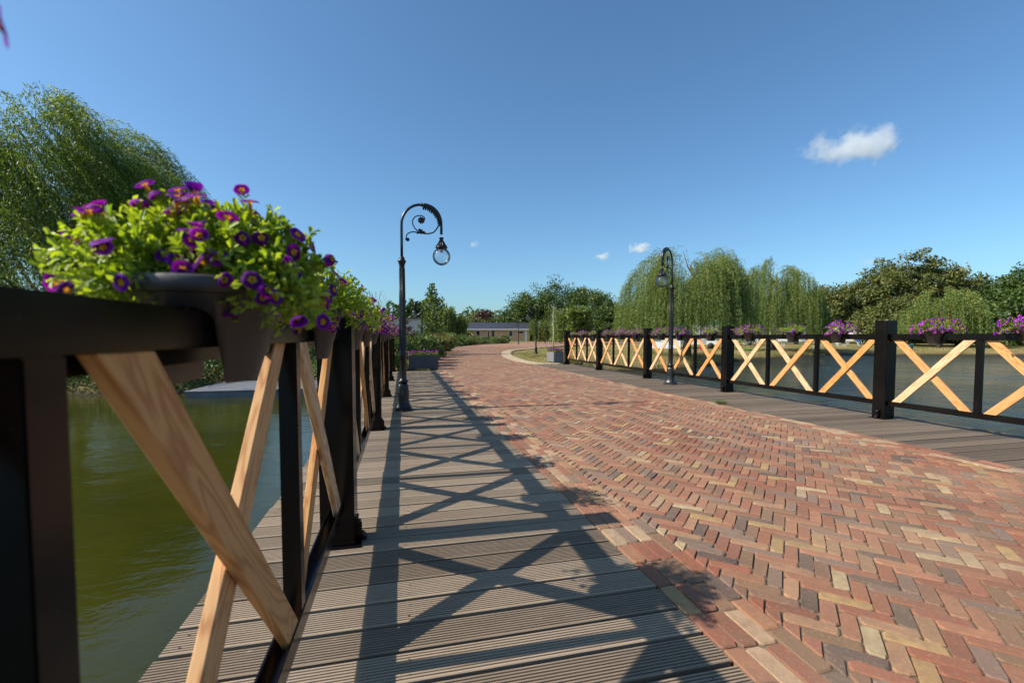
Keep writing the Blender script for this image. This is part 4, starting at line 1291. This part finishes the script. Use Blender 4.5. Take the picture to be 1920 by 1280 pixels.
SH += [((-7.4, 16.3), .75, .8, 'tree_dark', 'low dark water plant clump at the left end of the jetty'),
       ((-9.9, 17.2), .9, 1.1, 'shrub', 'fresh green clump on the left bank, second left of the jetty'),
       ((-13.0, 17.8), 1.2, 1.2, 'shrub', 'green clump on the left bank under the big willow'),
       ((-15.5, 18.6), 1.3, 1.3, 'tree_dark', 'dark clump on the left bank, leftmost one under the big willow'),
       ((-7.0, 20.6), 1.5, 1.5, 'tree_dark', 'broad dark bush on the left lawn behind the bank'),
       ((-10.2, 21.5), 1.7, 1.6, 'tree_olive', 'olive bush on the left lawn in front of the big willow'),
       ((-2.3, 20.8), 1.3, 1.1, 'tree_olive', 'olive bush behind the bank left of the bridge end')]
for i_, (loc, h, rad, mat, lb) in enumerate(SH): shrub(loc, h, rad, mat, lb, 200+i_, n=3600 if rad < .8 else 4200, leaf=.075 if loc[1] < 19 else .10)
shrub((1.9, 25.0), 1.25, .7, 'drygrass', 'green ornamental grass clump at the kerb behind the left street lamp', 240, 1500, blades=True, name='ornamental_grass', cat='grass clump')
shrub((2.15, 28.2), 1.35, .8, 'shrub', 'tall fresh green ornamental grass next to the road, right of the young tree', 241, 1800, blades=True, name='ornamental_grass', cat='grass clump')
hl = ['first', 'second', 'third', 'fourth', 'fifth', 'sixth', 'seventh', 'eighth']
for i_ in range(8):
    t = i_/7; x, y = 3.0+t*11.6, 42.5+t*26
    if t > .45: x, y = 7.3+(t-.45)*13.5, 55.5+(t-.45)*22
    shrub((x-1.0, y+.6), (1.3, 1.1, 1.2, 1.0, .95, .9, .75, .8)[i_], 1.7, 'hedge' if i_ % 2 else 'shrub', hl[i_]+' bush from the left in the flowering hedge beside the road', 260+i_, 3800, .17, name='hedge_bush', group='flowering hedge before the bungalow')
shrub((16.0, 71.0), 1.3, .6, 'shrub', 'small round shrub by the wall of the bungalow beside the distant lamp', 270, 900, .17)
# bare arching shrub behind the petunias
g = np.random.default_rng(91)
r = empty('bare_shrub', (-1.7, 29.5, -.05), label='tall bare arching shrub with thin brown twigs behind the left railing flowers', cat='shrub')
m = MB()
for k in range(26):
    a_ = g.uniform(0, 6.28); L = g.uniform(.3, 1.0); H_ = g.uniform(2.6, 4.0)
    m.tube(bez([(0, 0, 0), (math.cos(a_)*L*.25, math.sin(a_)*L*.25, H_*.6), (math.cos(a_)*L*.7, math.sin(a_)*L*.7, H_), (math.cos(a_)*L*1.2, math.sin(a_)*L*1.2, H_*.8)], 4), [.016]+[.012]*4+[.008]*4+[.005]*4, 5)
m.build('twigs', M['bark'], r)

# grass blades on the island, the banks and round the posts
g = np.random.default_rng(95)
pts = []
for (x0, x1, y0, y1, n, hh) in ((4.7, 14, 16, 34, 26000, .07), (6.2, 13, 15.6, 23, 9000, .12), (12, 60, 20, 40, 24000, .16), (-12, 1.2, 14.3, 24, 16000, .14)):
    x = g.uniform(x0, x1, n); y = g.uniform(y0, y1, n); z = land_h(x, y)
    ok = (z > WATER_Z+.04) & (sdist(x, y, ROAD) > .55) & ~((x < 6.2) & (y < 16.0) & (x > -.8)) & ~((x > -6) & (x < -1.2) & (y < 17.6) & (y > 14))
    pts.append(np.stack([x[ok], y[ok], z[ok], np.full(ok.sum(), hh)], 1))
pts = np.concatenate(pts); n = len(pts)
D = g.normal(size=(n, 3))*.35; D[:, 2] = 1
tn = .74+.8*vnoise(pts[:, :3], .35, 3)+g.normal(0, .15, n)
V, F, T = leaves(pts[:, :3]-[0, 0, .01], D, g.normal(size=(n, 3)), pts[:, 3]*g.uniform(.5, 1.4, n), pts[:, 3]*.16, tn)
tag(link('grass', npmesh('grass', V, F, tint=T), M['drygrass']), 'short dry grass on the banks and the road island', 'grass', kind='stuff')
n = 90000
x = g.uniform(-24, -1.0, n); y = g.uniform(14.2, 23, n)
dd = sdist(x, y, POND)
ok = (dd > .12) & (dd < np.where(x > -14, 6.0, 2.6)) & ~((x > -6) & (x < -1.2) & (y < 17.65))
x, y, dd = x[ok], y[ok], dd[ok]; n = len(x)
zz = land_h(x, y)+g.uniform(0, 1, n)**1.5*(.35+.35*np.abs(np.sin(x*1.3)))
P = np.stack([x, y, zz], 1); D = g.normal(size=(n, 3)); D[:, 2] = np.abs(D[:, 2])+.4
V, F, T = leaves(P, D, g.normal(size=(n, 3)), g.uniform(.06, .16, n), g.uniform(.03, .07, n), .35+g.normal(0, .18, n)+.5*vnoise(P, .8, 5))
tag(link('bank_plants', npmesh('bank_plants', V, F, tint=T), M['tree_dark']), 'low dense green plants along the left pond bank', 'ground cover', kind='stuff')
# tall tuft at the last right post
shrub((6.35, 16.2), .62, .5, 'drygrass', 'dry grass tuft beside the last right railing post', 243, 900, blades=True, name='grass_tuft', group=None, cat='grass tuft')
# small weeds at the brick edge
for k_, (x, y, lb) in enumerate([(4.66, 5.9, 'small weed tuft between bricks and right boardwalk')]):
    shrub((x, y), .05, .10, 'shrub', lb, 280+k_, 260, .018, name='weed', group=None, cat='weed').location.z = 0

# ------------------------------------------------------------------ buildings
def win(parent, x0, x1, z0, z1, y, frame='white'):
    f = MB(); t = .07
    f.box((x0, y-.05, z0), (x1, y+.02, z0+t)).box((x0, y-.05, z1-t), (x1, y+.02, z1)).box((x0, y-.05, z0+t), (x0+t, y+.02, z1-t)).box((x1-t, y-.05, z0+t), (x1, y+.02, z1-t))
    fo = f.build('window', M[frame], parent)
    MB().box((x0+t, y-.02, z0+t), (x1-t, y-.005, z1-t)).build('pane', M['glassdark'], fo)
# bungalow: front wall faces the camera, runs along local x
bx0, by0 = 14.6, 99.3
ang = math.atan2(96.2-99.3, 27.5-14.2)
r = empty('bungalow', (bx0, by0, 0), ang, label='low tan brick bungalow with dark tiled roof and white windows at the road bend', cat='bungalow')
BL = 12.9
wl = MB().box((0, 0, -.1), (BL, 6.0, 2.55)); wl.add([(0, 0, 2.55), (0, 6, 2.55), (0, 3, 4.0), (BL, 0, 2.55), (BL, 6, 2.55), (BL, 3, 4.0)], [(0, 1, 2), (3, 5, 4)])
wl.build('wall', M['wall_brick'], r)
MB().box((BL-1.0, -.02, -.05), (BL-.62, .0-.003, 2.54)).build('downpipe_panel', M['white'], r)
rf = MB(); rf.add([(-.8, -.55, 2.72), (BL+.5, -.55, 2.72), (BL+.5, 3, 4.15), (-.3, 3, 4.15), (-.8, 6.5, 2.72), (BL+.5, 6.5, 2.72), (-.8, -.55, 2.62), (BL+.5, -.55, 2.62), (BL+.5, 6.5, 2.62), (-.8, 6.5, 2.62)],
              [(0, 1, 2, 3), (3, 2, 5, 4), (0, 6, 7, 1), (1, 7, 8, 5, 2), (4, 5, 8, 9), (0, 3, 4, 9, 6), (6, 9, 8, 7)])
for k in range(14): rf.box((-.75+k*.98, -.50, 2.74), (-.73+k*.98, -.46, 2.76))
rf.build('roof', M['roof'], r)
MB().box((-.82, -.62, 2.42), (BL+.52, -.553, 2.70)).build('fascia', M['greywall'], r)
win(r, 1.1, 2.0, 1.0, 2.25, 0); win(r, 8.3, 9.2, 1.0, 2.25, 0); win(r, 10.2, 11.6, 1.6, 2.2, 0); win(r, 3.6, 4.1, .2, 2.3, 0); 
d_ = MB().box((4.6, -.04, 0), (5.1, .0, 2.3)).build('door', M['glassdark'], r)
MB().box((3.05, -.10, 2.05), (3.2, .0, 2.2)).build('wall_lamp', M['iron'], r)
MB().lathe([(.2, 4.0), (.2, 4.6)], 10, (3.0, 3.2, 0)).build('chimney', M['roof'], r)

def block(name, loc, rz, size, mat, roofmat, label, cat, wins=(), slope=0.0, over=.25):
    r = empty(name, (loc[0], loc[1], float(land_h(*loc))), rz, label=label, cat=cat)
    lx, ly, h = size
    MB().box((0, 0, -.2), (lx, ly, h)).build('wall', M[mat], r)
    m = MB(); m.add([(-over, -over, h), (lx+over, -over, h), (lx+over, ly+over, h), (-over, ly+over, h), (-over, -over, h+.2), (lx+over, -over, h+.2), (lx+over, ly+over, h+.2+slope), (-over, ly+over, h+.2+slope)],
                    [(0, 3, 2, 1), (4, 5, 6, 7), (0, 1, 5, 4), (1, 2, 6, 5), (2, 3, 7, 6), (3, 0, 4, 7)])
    m.build('roof', M[roofmat], r)
    for w_ in wins: win(r, *w_)
    # panel joints
    j_ = MB()
    for k in range(1, int(lx/1.5)): j_.box((k*1.5-.01, -.012, 0), (k*1.5+.01, -.002, h-.05))
    if lx > 3: j_.build('panel_joints', M['zinc'], r)
    return r
block('grey_building', (-6.0, 63.5), -.12, (8.4, 9, 3.6), 'greywall', 'zinc', 'pale grey flat roofed building behind the shrubs on the left', 'building', [(1.0, 2.2, 1.0, 2.2, 0)], 0)
block('shed', (8.0, 96), -.1, (4.6, 4, 2.1), 'white', 'roof', 'small white shed with dark roof left of the bungalow', 'shed', [(2.6, 3.5, .8, 1.5, 0)], .5)
block('shed', (3.7, 92), -.1, (3.0, 4, 3.6), 'darkwood', 'greywall', 'dark shed with pale flat roof edge behind the young tree', 'shed', [], 0)

# caravans and camping things across the pond
def caravan(loc, rz, L, H, label, awning=False):
    r = empty('caravan', (loc[0], loc[1], float(land_h(*loc))), rz, label=label, cat='caravan', group='white caravans on the camping lawn')
    prof = [(0, .45), (L, .45), (L+.12, .9), (L, H-.35), (L-.35, H), (.35, H), (0, H-.3), (-.1, .9)]
    n = len(prof); V = [(x, 0, z) for x, z in prof]+[(x, 2.2, z) for x, z in prof]
    MB().add(V, [tuple(range(n)), tuple(range(2*n-1, n-1, -1))]+[(i_, i_+n, (i_+1) % n+n, (i_+1) % n) for i_ in range(n)]).build('body', M['white'], r)
    for x0, x1 in ((.5, 1.5), (L-1.6, L-.5)): win(r, x0, x1, 1.3, 1.95, 0, 'greywall')
    MB().box((L*.45, -.03, .55), (L*.45+.65, -.003, H-.35), .01).build('door', M['greywall'], r)
    MB().box((-.05, -.012, .95), (L+.05, -.002, 1.05)).build('stripe', M['blue'], r)
    for x in (L*.5+.9, ): MB().tube([(x, -.02, .32), (x, .2, .32)], .32, 20).build('wheel', M['tyre'], r)
    MB().tube([(L+.05, 1.1, .5), (L+1.1, 1.1, .45)], .04, 8).build('drawbar', M['steel'], r)
    return r
caravan((29.0, 43.5), -.5, 4.6, 2.5, 'white caravan behind the near willow, seen between the railing boards')
caravan((42.0, 53.0), -.5, 4.8, 2.3, 'white caravan between the two weeping willows')
caravan((66.0, 57.2), -.6, 4.6, 2.5, 'white caravan at the foot of the trees right of the second willow')
caravan((52.5, 55.5), -.5, 4.2, 2.4, 'white caravan half hidden behind the second weeping willow')
# white awning tent with pitched roof
r = empty('awning_tent', (26.0, 44.8, float(land_h(26, 44.8))), -.5, label='white awning tent with sloping grey roof left of the caravan behind the lamp', cat='tent')
m = MB(); W_ = 3.4; D_ = 3.2
V = [(0, 0, 0), (W_, 0, 0), (W_, 0, 2.75), (0, 0, 1.75), (0, D_, 0), (W_, D_, 0), (W_, D_, 2.75), (0, D_, 1.75)]
m.add(V, [(0, 1, 2, 3), (5, 4, 7, 6), (1, 5, 6, 2), (4, 0, 3, 7)]); m.build('wall', M['white'], r)
MB().add([(-.2, -.2, 1.75), (W_+.1, -.2, 2.86), (W_+.1, D_+.2, 2.86), (-.2, D_+.2, 1.75), (-.2, -.2, 1.66), (W_+.1, -.2, 2.77), (W_+.1, D_+.2, 2.77), (-.2, D_+.2, 1.66)],
         [(0, 1, 2, 3), (7, 6, 5, 4), (0, 4, 5, 1), (1, 5, 6, 2), (2, 6, 7, 3), (3, 7, 4, 0)]).build('roof', M['greywall'], r)
win(r, .5, 1.3, .8, 1.4, 0, 'greywall'); win(r, 1.9, 2.8, .8, 1.5, 0, 'greywall')
def gz(x, y): return float(land_h(x, y))
def cooler(loc, s, mat, label, rz=-.4, cat='crate', name='cool_box'):
    r = empty(name, (loc[0], loc[1], gz(*loc)), rz, label=label, cat=cat)
    MB().box((0, 0, 0), (s[0], s[1], s[2]*.8), .03).build('box', M[mat], r)
    MB().box((-.02, -.02, s[2]*.8+.003), (s[0]+.02, s[1]+.02, s[2]), .02).build('lid', M[mat], r)
    MB().tube([(.05, -.03, s[2]*.7), (s[0]*.5, -.08, s[2]*.72), (s[0]-.05, -.03, s[2]*.7)], .015, 6).build('handle', M['white'], r)
cooler((29.4, 40.4), (.55, .4, .42), 'red', 'red cool box standing on the lawn below the willow')
# green sun lounger mat on legs
r = empty('camp_bed', (28.8, 34.2, gz(28.8, 34.2)), -.4, label='green camp bed on the grass between the willows', cat='camp bed')
MB().box((0, 0, .2), (1.9, .6, .26), .02).build('mat', M['greenp'], r)
for x in (.2, 1.6): MB().tube([(x, .05, .2), (x-.1, .02, 0)], .015, 6).tube([(x, .55, .2), (x-.1, .58, 0)], .015, 6).build('leg', M['white'], r)
# blue boat tarp table
def table(loc, rz, label, top='blue', sx_=1.8, sy_=.8, h=.72):
    r = empty('camping_table', (loc[0], loc[1], gz(*loc)), rz, label=label, cat='table')
    MB().box((0, 0, h-.05), (sx_, sy_, h), .01).build('table_top', M[top], r)
    for x in (.1, sx_-.1):
        for y in (.08, sy_-.08): MB().tube([(x, y, 0), (x, y, h-.05)], .02, 6).build('leg', M['white'], r)
table((40.6, 41.5), -.45, 'long blue camping table right of the second willow trunk', 'blue', 2.2)
table((49.5, 44.6), -.45, 'white folding table on the camping lawn between the chairs', 'white', 1.0)
def chair(loc, rz, mat, label):
    r = empty('folding_chair', (loc[0], loc[1], gz(*loc)), rz, label=label, cat='chair', group='folding chairs on the camping lawn')
    MB().box((-.24, -.22, .42), (.24, .22, .45), .01).build('seat', M[mat], r)
    m = MB()
    m.add([(-.24, .20, .46), (.24, .20, .46), (.24, .42, 1.05), (-.24, .42, 1.05), (-.24, .225, .45), (.24, .225, .45), (.24, .445, 1.04), (-.24, .445, 1.04)], [(0, 1, 2, 3), (7, 6, 5, 4), (0, 4, 5, 1), (3, 2, 6, 7), (0, 3, 7, 4), (1, 5, 6, 2)])
    m.build('backrest', M[mat], r)
    for x in (-.26, .26):
        MB().tube([(x, -.32, 0), (x, .22, .62)], .016, 6).build('leg', M['white'], r)
        MB().tube([(x*1.04, .36, 0), (x*1.04, -.22, .6)], .016, 6).build('leg', M['white'], r)
chair((51.2, 44.2), .4, 'white', 'white folding chair nearest to the pond on the camping lawn')
chair((54.6, 46.0), 1.2, 'blue', 'blue folding chair right of the white one on the camping lawn')
chair((55.8, 45.2), -.3, 'blue', 'second blue folding chair beside the first, closer to the right railing post')
chair((47.2, 43.4), .9, 'greywall', 'grey folding chair left of the white folding table')
# turquoise bucket
r = empty('bucket', (46.6, 33.1, gz(46.6, 33.1)), 0, label='turquoise tub on the far pond shore under the hedge', cat='bucket')
MB().lathe([(.30, 0), (.42, .5), (.45, .52), (.42, .53)], 20).build('tub', M['cyan'], r)
MB().tube([(-.43, 0, .5), (0, .1, .62), (.43, 0, .5)], .015, 6).build('handle', M['white'], r)
# bicycle near the caravans
def bicycle(loc, rz, label):
    r = empty('bicycle', (loc[0], loc[1], gz(*loc)), rz, label=label, cat='bicycle', group='parked bicycles on the camping lawn')
    for x in (-.52, .52):
        ring = [(x+.33*math.cos(t), 0, .34+.33*math.sin(t)) for t in np.linspace(0, 2*math.pi, 25)]
        wh = MB().tube(ring, .018, 6).build('wheel', M['tyre'], r)
        sp_ = MB()
        for t in range(8): sp_.tube([(x, 0, .34), (x+.32*math.cos(t*.785), 0, .34+.32*math.sin(t*.785))], .003, 4)
        sp_.build('spokes', M['steel'], wh)
    MB().tube([(-.52, 0, .34), (-.1, 0, .32), (.36, 0, .85), (-.2, 0, .82), (-.1, 0, .32)], .018, 6).tube([(-.52, 0, .34), (-.2, 0, .82), (-.23, 0, .95)], .014, 6).tube([(.52, 0, .34), (.36, 0, .85), (.33, 0, 1.02)], .018, 6).build('frame', M['white'], r)
    MB().tube([(.33, -.28, 1.03), (.36, 0, 1.04), (.33, .28, 1.03)], .014, 6).build('handlebar', M['iron'], r)
    MB().sphere((-.24, 0, .98), .1, 10, 6, (1.2, .7, .4)).build('saddle', M['iron'], r)
bicycle((43.0, 48.0), .3, 'white bicycle parked in front of the caravan between the willows')
bicycle((39.5, 45.5), -.5, 'white bicycle leaning nearer to the second willow trunk')
# person far away on the grass behind the last bay? only a parked dark car shape by the trees
def car(loc, rz, label):
    r = empty('parked_car', (loc[0], loc[1], gz(*loc)), rz, label=label, cat='car')
    prof = [(0, .3), (4.2, .3), (4.25, .65), (4.1, .85), (3.1, .95), (2.5, 1.42), (1.0, 1.45), (.35, 1.0), (0, .9)]
    n = len(prof); V = [(x, 0, z) for x, z in prof]+[(x, 1.7, z) for x, z in prof]
    MB().add(V, [tuple(range(n)), tuple(range(2*n-1, n-1, -1))]+[(i_, i_+n, (i_+1) % n+n, (i_+1) % n) for i_ in range(n)]).build('body', M['iron'], r)
    MB().add([(.6, -.01, .98), (2.95, -.01, .98), (2.4, -.01, 1.36), (1.05, -.01, 1.38)], [(0, 1, 2, 3)]).build('window', M['glassdark'], r)
    for x in (.8, 3.4):
        for y in (-.01, 1.51): MB().tube([(x, y, .32), (x, y+.2, .32)], .32, 18).build('wheel', M['tyre'], r)
car((33.0, 80.5), -.3, 'dark car parked under the round trees right of the bungalow')

# ------------------------------------------------------------------ clouds
def cloud(loc, size, dens, seed, label, thr=.5):
    a = NT('cloud_vapour')
    a.t.nodes.remove(a.b)
    v = a.coord('Object')
    pv = a.n('ShaderNodeVolumePrincipled')
    ln = a.n('ShaderNodeVectorMath', operation='LENGTH'); a.t.links.new(v, ln.inputs[0])
    nz = a.n('ShaderNodeTexNoise'); nz.noise_dimensions = '4D'
    mp = a.mapping(v, (size[0]/size[1], 1, 1))
    a.t.links.new(mp, nz.inputs['Vector']); nz.inputs['W'].default_value = seed*3.7
    nz.inputs['Scale'].default_value = 1.5; nz.inputs['Detail'].default_value = 6; nz.inputs['Roughness'].default_value = .62
    f = a.math('SUBTRACT', a.math('MULTIPLY_ADD', nz.outputs['Fac'], 2.6, -.62), a.math('MULTIPLY', ln.outputs['Value'], 1.15))
    f = a.math('MAXIMUM', a.math('MULTIPLY', f, dens*3), 0.0)
    f = a.math('MINIMUM', f, dens*1.6)
    a.t.links.new(f, pv.inputs['Density']); pv.inputs['Color'].default_value = (1, 1, 1, 1); pv.inputs['Anisotropy'].default_value = .3
    a.t.links.new(pv.outputs[0], a.out.inputs['Volume'])
    bm = bmesh.new(); bmesh.ops.create_icosphere(bm, subdivisions=3, radius=1.0)
    me = bpy.data.meshes.new('cloud'); bm.to_mesh(me); bm.free()
    o = link('cloud', me, a.m); o.location = loc; o.scale = size; o.rotation_euler = (0, 0, -.72)
    return tag(o, label, 'cloud', 'small white clouds')
cloud((386, 319, 165), (56, 26, 24), .05, 1, 'small bright white cloud high in the sky on the right')
cloud((185, 334, 72), (15, 9, 6.5), .16, 2, 'tiny pale cloud just above the left edge of the near willow')
cloud((159, 346, 66), (10, 7, 5), .14, 3, 'faint tiny cloud low in the sky, left of the near willow')
cloud((61, 396, 81), (8, 5, 5), .06, 4, 'very faint scrap of cloud right of the nearest lamp globe')
cloud((402, 316, 66), (20, 8, 5), .04, 5, 'very faint cloud low above the trees across the pond')
